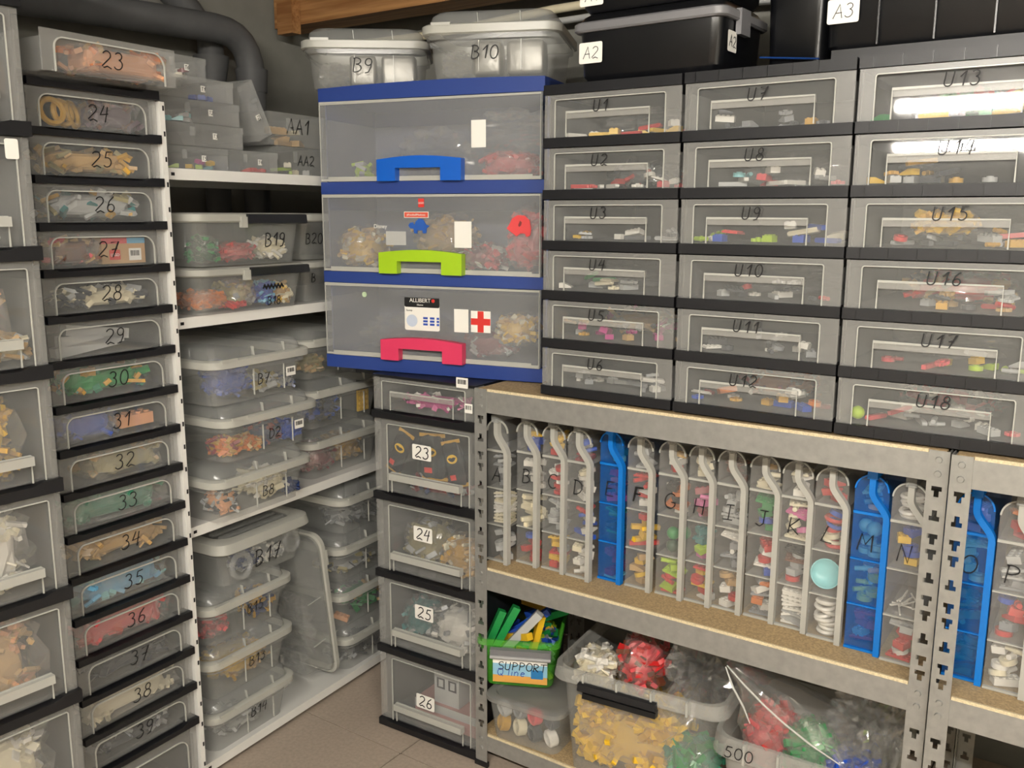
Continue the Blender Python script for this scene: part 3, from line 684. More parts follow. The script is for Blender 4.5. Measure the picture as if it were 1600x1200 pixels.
MB().cyl((bw * .20, -.0012, .140), .006, .0008, 14, 'y').build('dot_sticker', mat('pale_green_print', '#bcd3ae', .6), d)
B = 'in the wide drawer with the blue handle'
heap('brick_bag', 'bag of coral red pieces ' + B, 'bag', frB, .37, .50, .02, .12, bz[2] + .005, bz[2] + .062, ['coral', 'red'], 70, 21, .8, film=True)
film_bag('plastic_bag', 'crumpled clear bag at the centre ' + B, frB, .16, .33, .03, .16, bz[2] + .005, bz[2] + .115, 3); film_bag('plastic_bag', 'crumpled clear bag at the right ' + B, frB, .32, .52, .05, .18, bz[2] + .063, bz[2] + .150, 4)
heap('loose_bricks', 'few lime pieces ' + B, 'bricks', frB, .06, .10, .03, .08, bz[2] + .005, bz[2] + .045, ['lime', 'palegrey'], 16, 22, .7)
B = 'in the wide drawer with the lime handle'
heap('brick_bag', 'bag of cream yellow bricks at the left ' + B, 'bag', frB, .02, .125, .012, .12, bz[4] + .005, bz[4] + .098, ['yellow', 'tan', 'cream'], 130, 23, .8, film=True)
heap('brick_bag', 'bag of tan bricks at the centre ' + B, 'bag', frB, .20, .34, .03, .15, bz[4] + .03, bz[4] + .125, ['tan', 'gold'], 120, 24, .8, film=True)
heap('brick_bag', 'bag of dark red pieces right of centre ' + B.replace('the ', '', 1), 'bag', frB, .31, .43, .02, .13, bz[4] + .005, bz[4] + .065, ['darkred', 'coral', 'white'], 80, 25, .8, film=True)
heap('brick_bag', 'bag of coral red pieces at the right ' + B, 'bag', frB, .44, .52, .012, .12, bz[4] + .005, bz[4] + .14, ['coral', 'red'], 90, 26, .8, film=True)
o = MB().box(0, .05, 0, .001, 0, .03).build('paper_note', CARD); place(o, frB.sub(.155, .02, bz[4] + .06)); tag(o, 'small paper note ' + B, 'note')
B = 'in the wide drawer with the pink handle'
heap('brick_bag', 'bag of tan bricks at the right ' + B, 'bag', frB, .415, .50, .012, .1, bz[6] + .04, bz[6] + .108, ['yellow', 'tan', 'cream'], 90, 27, .8, film=True)
heap('brick_bag', 'bag of dull red pieces ' + B, 'bag', frB, .33, .45, .03, .13, bz[6] + .005, bz[6] + .075, ['darkred', 'palegrey'], 60, 28, .8, film=True)
film_bag('plastic_bag', 'crumpled clear bag at the left ' + B, frB, .05, .28, .03, .18, bz[6] + .005, bz[6] + .09, 5)

# ------------------------------------------------------------------ three U drawer columns
uz = [1.4155, 1.3196, 1.2251, 1.1310, 1.0368, .9440, .8509]; UB = .0185
cols3 = [('first', Frame(.1529, .0173, 0, .27), .2761, 1), ('second', Frame(.4348, .0164, 0, -.44), .2809, 7), ('third', Frame(.72, .0114, 0, .6), .283, 13)]
ucont = {1: ['yellow', 'darkgrey', 'white', 'red'], 2: ['darkgrey', 'red', 'black', 'white', 'coral'], 3: ['red', 'palegrey', 'darkgrey', 'yellow', 'white'], 4: ['green', 'white', 'palegrey', 'cream'], 5: ['tan', 'magenta', 'palegrey', 'coral', 'gold'], 6: ['palegrey', 'white', 'grey'],
         7: ['darkgrey', 'grey', 'gold', 'white'], 8: ['gold', 'coral', 'palegrey', 'white', 'aqua'], 9: ['white', 'blue', 'lime', 'red', 'cream'], 10: ['palegrey', 'white', 'darkgrey', 'red'], 11: ['darkgrey', 'white', 'grey'], 12: ['orange', 'white', 'darkred', 'blue', 'gold'],
         13: ['green', 'red', 'yellow', 'palegrey'], 14: ['yellow', 'gold', 'darkblue', 'palegrey', 'darkgrey'], 15: ['red', 'gold', 'palegrey', 'darkgrey'], 16: ['red', 'gold', 'tan', 'palegrey', 'darkgrey'], 17: ['lime', 'palegrey', 'coral', 'yellow'], 18: ['coral', 'darkgrey', 'white', 'palegrey']}
for nm, fr, w, first in cols3:
    levU = [(uz[i + 1] + UB, uz[i] - uz[i + 1] - UB - .001) for i in range(6)]
    t = tower('drawer_unit', '%s black framed six drawer column from the left, drawers marked U%d to U%d' % (nm, first, first + 5), fr, w, .38, levU, 'u', UB - .001, 'six drawer columns')
    if nm == 'third' or nm == 'second':
        for j in range(7): 
            if nm == 'second' and j: continue
            for k in range(7 if nm == 'third' else 6): MB().box(w * (.07 + .145 * k), w * (.07 + .145 * k) + .0012, -.0048, -.004 if j else -.003, uz[j] + .0006 - (0 if j == 0 else 0), uz[j] + UB - .002).build('frame_rib', BLACKG, t)
    for i, (zb, h) in enumerate(levU):
        n = first + i
        d = drawer(t, .001, zb, w - .002, h, .36, 'u', yoff=.0, tilt=R({13: 3.3, 14: 5.2}.get(n, 0))); d['label'] = 'clear drawer marked U%d' % n
        write('U%d' % n, d, w * (.43, .45, .50)[first // 6], h * .56, .020, y=-.0036, w=.0019, name='drawer_number', gap=.26)
        where = 'in the drawer marked U%d' % n
        fill(fr, .012, w - .012, .014, .10, zb + .003, zb + h * .55, ['beam', 'pin', 'gear', 'long brick', 'slope', 'plate', 'bar', 'disc', 'brick'], ucont[n], 13, where, 300 + n, 1.0 if n != 9 else 1.15, .3)
        if n in (1, 4, 8, 10, 15, 17): film_bag('plastic_bag', 'crumpled clear bag ' + where, fr, .05, w * .8, .11, .22, zb + .003, zb + h * .8, n, .5)
        if n in (2, 5, 12, 13, 16, 18): heap('brick_bag', 'bag of mixed %s pieces %s' % (CN.get(ucont[n][0], ucont[n][0]), where), 'bag', fr, .06, w * .8, .11, .21, zb + .003, zb + h * .72, ucont[n][:3] + ['darkgrey'], 60, n, .8, film=True)
fr = cols3[2][1]
piece('ball', 'lime', fr.pt(.028, .026, .8509 + UB + .004), (0, 0, 0), 'lime green ball in the drawer marked U18', None, 1.05)
heap('brick_bag', 'bag of golden yellow pieces in the drawer marked U15', 'bag', fr, .085, .175, .016, .09, uz[3] + UB + .017, uz[3] + UB + .055, ['yellow', 'gold'], 50, 77, .7, film=True)

# ------------------------------------------------------------------ clear lidded boxes
def lidbox(label, fr, w, depth, H, mark=None, style='dome', group='clear lidded boxes', mx=.5, mz=None, mh=.022, bar=False, rot=None, name='lidded_box', rad=.034, taper=.014):
    t = thing(name, label, 'storage box', fr, group, rot)
    i0 = .013
    zr = H * .64; rt_ = H * .155
    B = lambda d, z, r=rad: rrect(d, w - d, d, depth - d, r, z, 5)
    if style == 'dome':
        MB().loft([B(i0 + taper, .0, rad * .7), B(i0 + taper - .003, .006), B(i0 + .002, zr * .86), B(i0 - .006, zr * .88), B(i0 - .006, zr)], True, False).build('body', BOXCLEAR, t, 40)
        MB().loft([B(i0 - .008, zr), B(0, zr + .002), B(0, zr + rt_ - .003), B(.004, zr + rt_), B(.012, zr + rt_), B(.012, zr + rt_ * .6), B(.010, zr)], False, False).build('lid_rim', LIDRIM, t, 40)
        MB().loft([B(.013, zr + rt_), B(.017, H - .008), B(.026, H)], False, True).build('lid', LIDCLEAR, t, 40)
        mb = MB()
        for xx in (w * .42, w * .72):
            MB().stroke([(xx, .012), (xx, zr * .86)], .0012, i0 + .0005, i0 + .004).build('moulded_line', RIDGE, t)
            MB().stroke([(xx, zr + rt_), (xx - .002, H - .006)], .0012, .010, .018).build('moulded_line', RIDGE, t)
        for xx in (w * .16,): MB().box(xx - .02, xx + .02, -.0012, .004, zr + rt_ - .004, zr + rt_ + .002).build('lid_tab', LIDRIM, t)
    elif style == 'flat':
        zr = H * .70; rt_ = H * .24
        MB().loft([B(i0 + taper, .0, rad * .7), B(i0 + taper - .003, .006), B(i0, zr)], True, False).build('body', BOXCLEAR, t, 40)
        MB().loft([B(.003, zr), B(0, zr + .003), B(.004, zr + rt_ - .004), B(.012, zr + rt_), B(.03, zr + rt_ - .001), B(.034, zr + rt_ - .008)], False, False).build('lid_rim', LIDRIM, t, 40)
        MB().loft([B(.034, zr + rt_ - .008), B(.036, zr + rt_ - .009)], False, True).build('lid', LIDCLEAR, t, 40)
        for k in range(3): MB().box(.05, w - .05, .05 + k * .03, .062 + k * .03, zr + rt_ - .0085, zr + rt_ - .003).build('lid_rib', LIDCLEAR, t)
    else:                                   # clip
        zr = H * .80; rt_ = H * .18
        MB().loft([B(i0 + taper * .6, .0, rad * .7), B(i0 + taper * .6 - .003, .006), B(i0 - .004, zr)], True, False).build('body', BOXCLEAR, t, 40)
        MB().loft([B(.004, zr), B(0, zr + .003), B(0, zr + rt_ - .003), B(.006, zr + rt_), B(.02, zr + rt_)], False, True).build('lid', LIDRIM, t, 40)
        x0, x1 = w * .42, w * .955
        MB().loft([[(x0, y, z) for y, z in ((.0, zr + rt_ * .9), (-.006, zr + rt_ * .8), (-.008, zr - .001), (-.003, zr - .003), (0, zr))], [(x1, y, z) for y, z in ((.0, zr + rt_ * .9), (-.006, zr + rt_ * .8), (-.008, zr - .001), (-.003, zr - .003), (0, zr))]]).build('clip', BLACK, t)
        MB().box(x0 - .016, x0, -.004, .004, zr - .010, zr + rt_ * .6).build('clip_hinge', LIDRIM, t)
    if mark:
        if mark.startswith('#'):
            write(mark[1:], t, w * mx, zr * .12, mh, y=i0 - .001, w=.0018)
            MB().stroke([(w * mx - .03 + .005 * i, zr * .62 + (.004 if i % 2 else -.003)) for i in range(13)], .004, i0 - .0016, i0 - .001).build('scribble', INK, t)
        else: write(mark, t, w * mx, mz if mz is not None else zr * .42, mh, y=i0 - (.001 if style != 'flat' else .001), w=.0017 if mh < .025 else .0024)
    if bar: barcode(t, w * .78, zr * .62, .028, .020, i0 - .0012)
    return t
SA = 3.81
frS = Frame(-.4388, -.3941, 0, 90 + SA)          # x along shelf, y towards the wall
def S(s, d, z, deg=0): return frS.sub(s, -d, z, deg)   # d = forward of the shelf front
# white metal shelving
SD, SL = .40, .96
tS = thing('white_shelf', 'white metal shelving full of clear boxes', 'shelf', frS)
SZ = [1.2828, .9953, .5662, .0330]
for k, z in enumerate(SZ):
    sh = MB().box(.004, SL, .002, SD, z - .004, z).build('shelf_board', WHITEP, tS)
    MB().box(.004, SL, 0, .002, z - .0215, z).build('shelf_lip', WHITEP, sh)
    MB().box(.004, SL, SD, SD + .002, z - .0215, z).build('shelf_lip', WHITEP, sh)
    mb = MB().stroke([(.022, z - .011), (.030, z - .011)], .006, -.0006, .0002); mb.build('slot', INK, sh)
for (xx, yy) in ((-.011, .0), (-.011, SD), (SL, 0), (SL, SD)):
    s_ = 1 if yy == 0 else -1
    p = MB().prism([(xx, 0), (xx + .011, 0), (xx + .011, 1.40), (xx, 1.40)], yy - .020 * s_, yy + .030 * s_).build('post', WHITEP, tS)
    if yy == 0 and xx < 0:
        for i in range(34):
            z = .05 + i * .046
            if z < 1.39: MB().box(xx + .006, xx + .0095, yy - .0206, yy - .0199, z, z + .009).build('slot', INK, p)
G1 = 'stack of three on the third white shelf'
LBW, LBD = .290, .40
lidbox('clear lidded box marked B8, bottom of its stack of three', S(.036, .058, .567), LBW, LBD, .121, 'B8', mx=.52)
lidbox('clear lidded box marked D2, middle of its stack of three', S(.062, .058, .6895), LBW, LBD, .121, 'D2', mx=.52, bar=True)
lidbox('clear lidded box marked B7, top of its stack of three', S(.043, .058, .812), LBW, LBD, .121, 'B7', mx=.5, bar=True)
for k, (zz, lab) in enumerate(((.0335, 'B14'), (.157, 'B13'), (.2805, 'B15'))):
    pos = ('bottom', 'second from the bottom', 'third from the bottom')[k]
    lidbox('clear lidded box marked %s, %s of its stack' % (lab, pos), S(.030 + .002 * k, .012, zz), .262, LBD, .1225, lab, mx=.54, mz=.045)
lidbox('clear box marked B17 with broad milky lid, top of its stack', S(.074, .016, .4035), .285, LBD, .112, 'B17', 'flat', mx=.5, mh=.036, mz=.025)
# the four boxes at the far end
for k, (zz, ss) in enumerate(((.0335, .462), (.157, .448), (.2805, .445), (.404, .460))):
    lidbox('clear lidded box at the lowest shelf far end, %s of four' % ('bottom', 'second from bottom', 'second from top', 'top')[k], S(ss, .012, zz), .28, LBD, .1225, ('', 'A', 'A', '')[k], mx=.78, mz=.05, mh=.02)
for k, (zz, ss, lab) in enumerate(((.567, .372, 'with dark red and gold bags'), (.6895, .376, 'with dark blue and yellow pieces'), (.812, .37, 'partly hidden by the blue unit'))):
    lidbox('clear box %s, %s of the far end three' % (lab, ('bottom', 'middle', 'top')[k]), S(ss, .0, zz), .29, LBD, .121)
lidbox('clear lidded box standing on edge between the two lowest stacks', S(.318, .008, .428), .385, .38, .10, rot=(0, R(83), frS.a))
lidbox('clear clip box marked B18 with orange pieces, under B19', S(.046, .030, .9963), .318, LBD, .096, '#B18', 'clip', mx=.66, mh=.018)
lidbox('clear clip box marked B19 with black clip, above B18', S(.044, .030, 1.0935), .318, LBD, .108, 'B19', 'clip', mx=.70, mh=.028)
lidbox('clear clip box at the shelf end beside B18', S(.385, -.01, .9963), .318, LBD, .096, 'B', 'clip', mx=.12, mh=.02, mz=.045)
lidbox('clear clip box marked B20 beside B19', S(.385, -.01, 1.0935), .318, LBD, .108, 'B20', 'clip', mx=.14, mh=.024)
# contents of the white shelf boxes
C = [('B8', .036, .058, .567, [(.15, .26, .07, ['cream', 'white'], 'heap of cream pieces', 0), (.04, .10, .05, ['peach', 'darkgrey', 'palegrey'], 'few peach and grey pieces', 0), (.235, .268, .032, ['darkblue'], 'small dark blue heap', 0)]),
     ('D2', .062, .058, .6895, [(.03, .09, .04, ['gold', 'darkred', 'orange'], 'heap of gold and dark red pieces', 0), (.09, .15, .03, ['orange', 'tan'], 'heap of orange tan pieces', 0), (.14, .21, .058, ['darkblue', 'darkred'], 'bag of dark pieces', 1), (.2, .265, .045, ['blue'], 'heap of blue pieces', 0)]),
     ('B7', .043, .058, .812, [(.06, .15, .075, ['blue'], 'bag of bright blue pieces', 1), (.16, .22, .04, ['palegrey', 'khaki'], 'heap of pale grey pieces', 0), (.225, .262, .03, ['darkblue', 'grey'], 'small grey blue heap', 0)]),
     ('B13', .032, .012, .157, [(.07, .225, .066, ['yellow', 'tan', 'gold'], 'bag of yellow pieces', 1)]),
     ('B15', .034, .012, .2805, [(.03, .10, .045, ['darkred', 'coral'], 'bag of red pieces', 1), (.165, .235, .062, ['darkblue', 'gold'], 'heap of dark blue pieces', 0)]),
     ('B14', .030, .012, .0335, [(.05, .2, .03, ['palegrey', 'grey'], 'heap of clear grey pieces', 0)]),
     ('B17', .074, .016, .4035, [(.09, .14, .06, ['darkblue', 'grey'], 'heap of blue grey pieces', 0), (.13, .24, .03, ['palegrey', 'white'], 'heap of white pieces', 0)]),
     ('B18', .046, .030, .9963, [(.03, .115, .042, ['orange'], 'bag of orange pieces', 1), (.10, .17, .015, ['red', 'coral'], 'few red pieces', 0), (.21, .25, .055, ['blue', 'lightblue'], 'heap of blue pieces', 0), (.25, .295, .045, ['tan', 'cream', 'yellow'], 'heap of tan pieces', 0), (.12, .2, .058, ['khaki', 'grey'], 'bag of khaki pieces', 1)]),
     ('B19', .044, .030, 1.0935, [(.05, .10, .055, ['darkgreen', 'green'], 'bag of green pieces', 1), (.10, .22, .04, ['red', 'coral'], 'bag of red pieces', 1), (.23, .29, .05, ['cream', 'white'], 'heap of cream pieces', 0)])]
for mk, s0, dd, z0, items in C:
    fr = S(s0, dd, z0)
    for q, (a, b, hh, cols_, nm, bag) in enumerate(items):
        heap('brick_bag' if bag else 'loose_bricks', '%s in the box marked %s' % (nm, mk), 'bag' if bag else 'bricks', fr, a, b, .034 + .0 * q, .034 + min(.12, (b - a) * .9 + .02), .004, .004 + hh, cols_, 70, hash_ := (sum(map(ord, mk)) + q), .7, film=bool(bag))
piece('ring', 'clear', S(.074, .016, .4035).pt(.075, .03, .035), (R(85), 0, frS.a), 'clear grey wheel at the left in the box marked B17', None, 2.2)
piece('ring', 'clear', S(.074, .016, .4035).pt(.19, .03, .036), (R(85), 0, frS.a), 'clear grey wheel at the centre in the box marked B17', None, 1.3)
piece('ring', 'clear', S(.074, .016, .4035).pt(.235, .035, .04), (R(85), 0, frS.a), 'clear grey wheel at the right in the box marked B17', None, 1.8)
fr = S(.372, 0, .567)
heap('brick_bag', 'bag of dark red pieces in the far end box on the third shelf', 'bag', fr, .03, .15, .03, .15, .004, .075, ['darkred'], 90, 41, .6, film=True)
heap('brick_bag', 'bag of golden brown pieces in the far end box on the third shelf', 'bag', fr, .14, .265, .04, .16, .004, .075, ['gold', 'tan'], 90, 42, .6, film=True)
fr = S(.376, 0, .6895)
heap('brick_bag', 'bag of dark blue pieces in the middle far end box', 'bag', fr, .03, .17, .03, .15, .004, .07, ['darkblue', 'blue', 'black'], 90, 43, .9, film=True)
piece('plate', 'yellow', fr.pt(.225, .036, .04), (R(90), R(90), fr.a), 'yellow baseplate standing in the middle far end box', None, 1.7)
heap('loose_bricks', 'heap of khaki pieces in the box partly hidden by the blue unit', 'bricks', S(.37, 0, .812), .05, .11, .03, .1, .004, .055, ['khaki', 'tan'], 40, 44, .7)
heap('loose_bricks', 'heap of clear grey pieces in the top box of the far end four', 'bricks', S(.460, .012, .404), .03, .24, .03, .15, .004, .045, ['grey', 'darkgrey'], 60, 45, .8)
heap('loose_bricks', 'heap of grey pieces in the second box of the far end four', 'bricks', S(.445, .012, .2805), .03, .2, .03, .15, .004, .035, ['palegrey', 'darkgrey', 'khaki'], 60, 46, .8)
heap('loose_bricks', 'heap of yellow and green pieces in the third box of the far end four', 'bricks', S(.448, .012, .157), .1, .24, .03, .15, .004, .05, ['green', 'gold', 'darkgrey'], 60, 47, .8)
piece('long brick', 'peach', S(.448, .012, .157).pt(.05, .05, .012), (0, .3, .5), 'peach block in the third box of the far end four', None, 1.2)
heap('loose_bricks', 'heap of dark grey pieces in the bottom box of the far end four', 'bricks', S(.462, .012, .0335), .03, .24, .03, .15, .004, .03, ['darkgrey', 'grey'], 60, 48, .8)
film_bag('plastic_bag', 'crumpled dark film inside the box standing on edge', S(.345, -.02, .06), .0, .06, .0, .25, 0, .22, 49)
# small organiser boxes on the top white shelf
def smallbox(lab, s0, s1, z0, z1, depth=.24, mark='', d=-.02, cols_=None, rot=None, fr=None):
    fr = fr or S(s0, d, z0); w, h = s1 - s0, z1 - z0
    t = thing('small_box', lab, 'storage box', fr, 'small clear boxes on the top white shelf', rot)
    MB().loft([[(0, 0, z), (w, 0, z), (w, depth, z), (0, depth, z)] for z in (0, h * .72)], True, False).build('body', mat('small_box_plastic', '#c4c5c2', .2, alpha=.32), t)
    MB().loft([[(-.001, -.001, h * .72), (w + .001, -.001, h * .72), (w + .001, depth + .001, h * .72), (-.001, depth + .001, h * .72)], [(-.001, -.001, h), (w + .001, -.001, h), (w + .001, depth + .001, h), (-.001, depth + .001, h)]], False, True).build('lid', LIDCLEAR, t)
    if mark: card(t, w * .62, h * .5, .011, .012, y=-.0012, r=.0006); write(mark, t, w * .62, h * .5 - .0035, .007, y=-.0018, w=.0008)
    MB().box(w * .3, w * .36, -.003, 0, h * .45, h * .85).build('catch', LIDCLEAR, t)
    return t
z0 = 1.2835
smallbox('small clear box marked T5 at the bottom left of the top shelf', .018, .182, z0, z0 + .044, mark='T5')
smallbox('small clear box marked T4 beside the stack on the top shelf', .184, .322, z0, z0 + .044, mark='T4')
smallbox('small clear box marked T3, second of its stack on the top shelf', .03, .225, z0 + .045, z0 + .089, mark='T3')
smallbox('small clear box marked T2, third of its stack on the top shelf', .02, .218, z0 + .090, z0 + .134, mark='T2')
smallbox('small clear box marked T1 at the top of its stack on the top shelf', .0, .204, z0 + .135, z0 + .177, mark='T1')
smallbox('small clear box marked T6 standing behind on top of the stack', .045, .172, z0 + .178, z0 + .222, mark='T6', d=-.06, depth=.16)
smallbox('small clear box leaning against the stack on the top shelf', 0, .118, 0, .042, mark='T0', fr=S(.2285, -.03, z0 + .172), rot=(0, R(63), frS.a))
smallbox('clear box marked AA2 at the end of the top shelf', .34, .50, z0, z0 + .062, d=-.035); smallbox('clear box marked AA1 above AA2 on the top shelf', .318, .49, z0 + .063, z0 + .134, d=-.035)
mk = [o for o in col.objects if o.type == 'EMPTY' and o.get('label', '').startswith('clear box marked AA')]
write('AA2', mk[0], .085, .022, .022, y=-.0015, w=.0018); write('AA1', mk[1], .085, .028, .032, y=-.0015, w=.0022)
for (s, d, z, cols_, lab, n_) in ((.05, .03, z0 + .18, ['white', 'magenta', 'cream', 'darkred'], 'in the small box marked T6', 7),):
    fill(S(.045, -.06, z), .01, .118, .01, .06, .002, .034, ['disc', 'brick', 'slope'], cols_, n_, lab, 501)
fill(S(.018, -.02, z0), .02, .15, .008, .05, .0025, .024, ['brick', 'long brick', 'slope'], ['pink', 'teal', 'lime', 'yellow', 'magenta'], 8, 'in the small box marked T5', 502, .8)
fill(S(.0, -.02, z0 + .135), .11, .19, .008, .05, .0025, .024, ['brick', 'long brick'], ['blue'], 4, 'in the small box marked T1', 503, .9)
fill(S(.02, -.02, z0 + .09), .02, .12, .008, .05, .0025, .024, ['brick', 'slope'], ['aqua', 'palegrey'], 5, 'in the small box marked T2', 504, .9)
fill(S(.184, -.02, z0), .07, .13, .008, .05, .0025, .02, ['disc', 'slope'], ['cream', 'red'], 3, 'in the small box marked T4', 505, .9)
fill(S(.34, -.035, z0), .02, .14, .012, .06, .0025, .03, ['brick', 'bar', 'slope'], ['cream', 'lime', 'palegrey'], 5, 'in the box marked AA2', 506)
fill(S(.318, -.035, z0 + .063), .02, .14, .012, .06, .0025, .05, ['long brick', 'bar', 'slope'], ['tan', 'cream'], 5, 'in the box marked AA1', 507, 1.4)

# ------------------------------------------------------------------ boxes and cases on top
t9 = lidbox('clear lidded box on the left of the blue unit top', Frame(-.470, -.010, 1.4735, 37), .285, .24, .128, 'B9', mx=.48, mh=.03, taper=.012)
t10 = lidbox('clear lidded box marked B10 on the right of the blue unit top', Frame(-.16, .028, 1.4735, 23), .292, .28, .130, 'B10', mx=.46, mh=.026, taper=.012)
SHINY = mat('shiny_foil', '#85837d', .32, metal=.6, bump=.5, bscale=40)
for fr, lab in ((Frame(-.470, -.010, 1.4735, 37), 'in the left box on the blue unit'), (Frame(-.16, .028, 1.4735, 23), 'in the box marked B10')):
    for k, (a, b) in enumerate(((.105, .165), (.175, .255))):
        mb = MB(); blob(mb, 0, 0, .034, (b - a) / 2, .025, .034, k + 2, .05, 3, 9, 24, 12); o = mb.build('foil_packet', SHINY, None, 40); place(o, fr.sub((a + b) / 2, .056, .005)); tag(o, 'shiny %s packet %s' % (('middle', 'right')[k], lab), 'packet')
    film_bag('plastic_bag', 'crumpled clear bag ' + lab, fr, .03, .10, .035, .12, .005, .06, 8)
def black_case(lab, fr, w, depth, H, mark, seam=.72, latch=True, side=True, ribs=0, lz=None):
    t = thing('black_case', lab, 'tool case', fr, 'black cases on top of the drawer columns')
    B = lambda d, z, r=.02: rrect(d, w - d, d, depth - d, r, z, 4)
    MB().loft([B(.018, 0), B(.010, .010), B(.006, H * seam)]).build('base', BLACKG, t, 40)
    MB().loft([B(.0, H * seam), B(-.003, H * seam + .003), B(-.003, H * seam + .014), B(0, H * seam + .017)]).build('rim', GREYP, t, 40)
    MB().loft([B(.004, H * seam + .017), B(.010, H - .006), B(.018, H)]).build('lid', BLACKG, t, 40)
    for k in range(ribs):
        x = w * (.22 + .2 * k); MB().box(x, x + .0025, .002, .012, .006, H * seam - .002).build('rib', BLACKG, t)
    lz = lz or H * seam * .58
    if mark: card(t, .036, lz, .048, .036, y=.004); write(mark, t, .036, lz - .010, .020, y=.0034, w=.0011)
    if side and mark:
        p = bpy.data.objects.new('side_label', None); col.objects.link(p); p.parent = t; p.location = (w - .0055, .045, 0); p.rotation_euler = (0, 0, R(90))
        card(p, .0, H * seam * .58, .036, .034, y=-.0025); write(mark, p, 0, H * seam * .58 - .009, .018, y=-.003, w=.0012)
    if latch: MB().loft([[(w - .004, .06, z), (w + .006, .06, z), (w + .006, .10, z), (w - .004, .10, z)] for z in (H * seam - .022, H * seam + .02)]).build('latch', GREYP, t)
    return t
black_case('black case marked A2 with grey rim, above drawers U1 and U7', Frame(.208, .024, 1.4350, -1.2), .290, .2, .118, 'A2')
black_case('black case marked A1 on top of case A2', Frame(.208, .024, 1.5540, -1.2), .290, .2, .118, 'A1', side=False, lz=.028)
black_case('large black case marked A3 above drawers U13', Frame(.645, .040, 1.4480, 0), .40, .2, .19, 'A3', seam=.86, latch=False, side=False, ribs=4, lz=.060)
MB().box(.02, .40, .01, .19, -.0125, .004).build('skid', BLACK, [o for o in col.objects if o.get('label', '') == 'large black case marked A3 above drawers U13'][0])
t = black_case('dark case with blue edges behind the case A2', Frame(.518, .13, 1.4350, -4), .122, .22, .21, '', latch=False)
for k, z in enumerate((.03,)): MB().tube([(.004, -.002, z), (.108, -.002, z - .012)], .0016, 8).build('blue_edge', mat('dark_blue_plastic', '#123a78', .4), t)

# ------------------------------------------------------------------ organiser cases on the middle shelf
def organiser(letter, lab, fr, blue=False, w=.060, H=.312, depth=.24):
    clr, edg = (CASEBLUE, CASEBLUEEDGE) if blue else (CASECLEAR, CASEEDGE)
    t = thing('organiser_case', lab, 'organiser', fr, 'organiser cases standing on the middle shelf')
    r = w / 2
    prof = [(0.0, .0), (w, .0), (w, H - r)] + arc(r, H - r, r, r, 0, 180, 12)[1:-1] + [(0, H - r)]
    L = lambda y, s=1.: [(r + (x - r) * s, y, z * (1 if s == 1 else .998)) for x, z in prof]
    MB().loft([L(.012), L(depth)], False, False).build('shell', clr, t, 40)
    MB().prism(prof, .0095, .0118).build('front_panel', clr, t, 40)
    MB().prism(prof, depth, depth + .002).build('back_panel', clr, t)
    for k, z in enumerate((.081, .162, .244)):
        sh = MB().box(.0015, w - .0015, .0125, depth - .002, z - .001, z + .001).build('divider', clr if blue else TUBIN, t)
        MB().box(.0, w - .004, .0075, .0122, z - (.0012 if k < 2 else .0022), z + (.0012 if k < 2 else .0022)).build('divider_edge', edg, sh)
    MB().box(.0, w, .0065, .0125, -.0, .004).build('bottom_edge', edg, t)
    path = [(w, .0), (w, .15), (w, H - .072)] + [(w - (w / 2 - .002) * (3 * u * u - 2 * u ** 3), H - .072 + .046 * u) for u in [i / 10 for i in range(1, 11)]] + [(w / 2 + .002, H - .003)]
    MB().stroke(path, .0098, -.002, .0115).build('front_spine', edg, t, 50)
    MB().box(w / 2 - .006, w / 2 + .010, -.006, .15, H - .004, H + .012).build('carry_handle', edg if blue else LIDCLEAR, t)
    MB().stroke(arc(r, H - r, r - .001, r - .001, 178, 2, 16), .0024, .0060, .0095).build('arch_edge', edg, t)
    write(letter, t, w * .42, .178, .030, y=.0088, w=.0020 if letter not in 'F' else .0036)
    return t
org = [('A', .060, .035, 0), ('B', .119, .058, 0), ('C', .184, .060, 0), ('D', .247, .055, 0), ('E', .305, .080, 1), ('F', .371, .078, 0), ('G', .438, .078, 0), ('H', .4945, .080, 0), ('I', .5545, .081, 0), ('J', .6175, .080, 0),
       ('K', .678, .074, 0), ('L', .740, .063, 0), ('M', .806, .058, 1), ('N', .868, .045, 0), ('O', .962, .050, 1), ('P', 1.0245, .040, 0), ('Q', 1.086, .040, 1)]
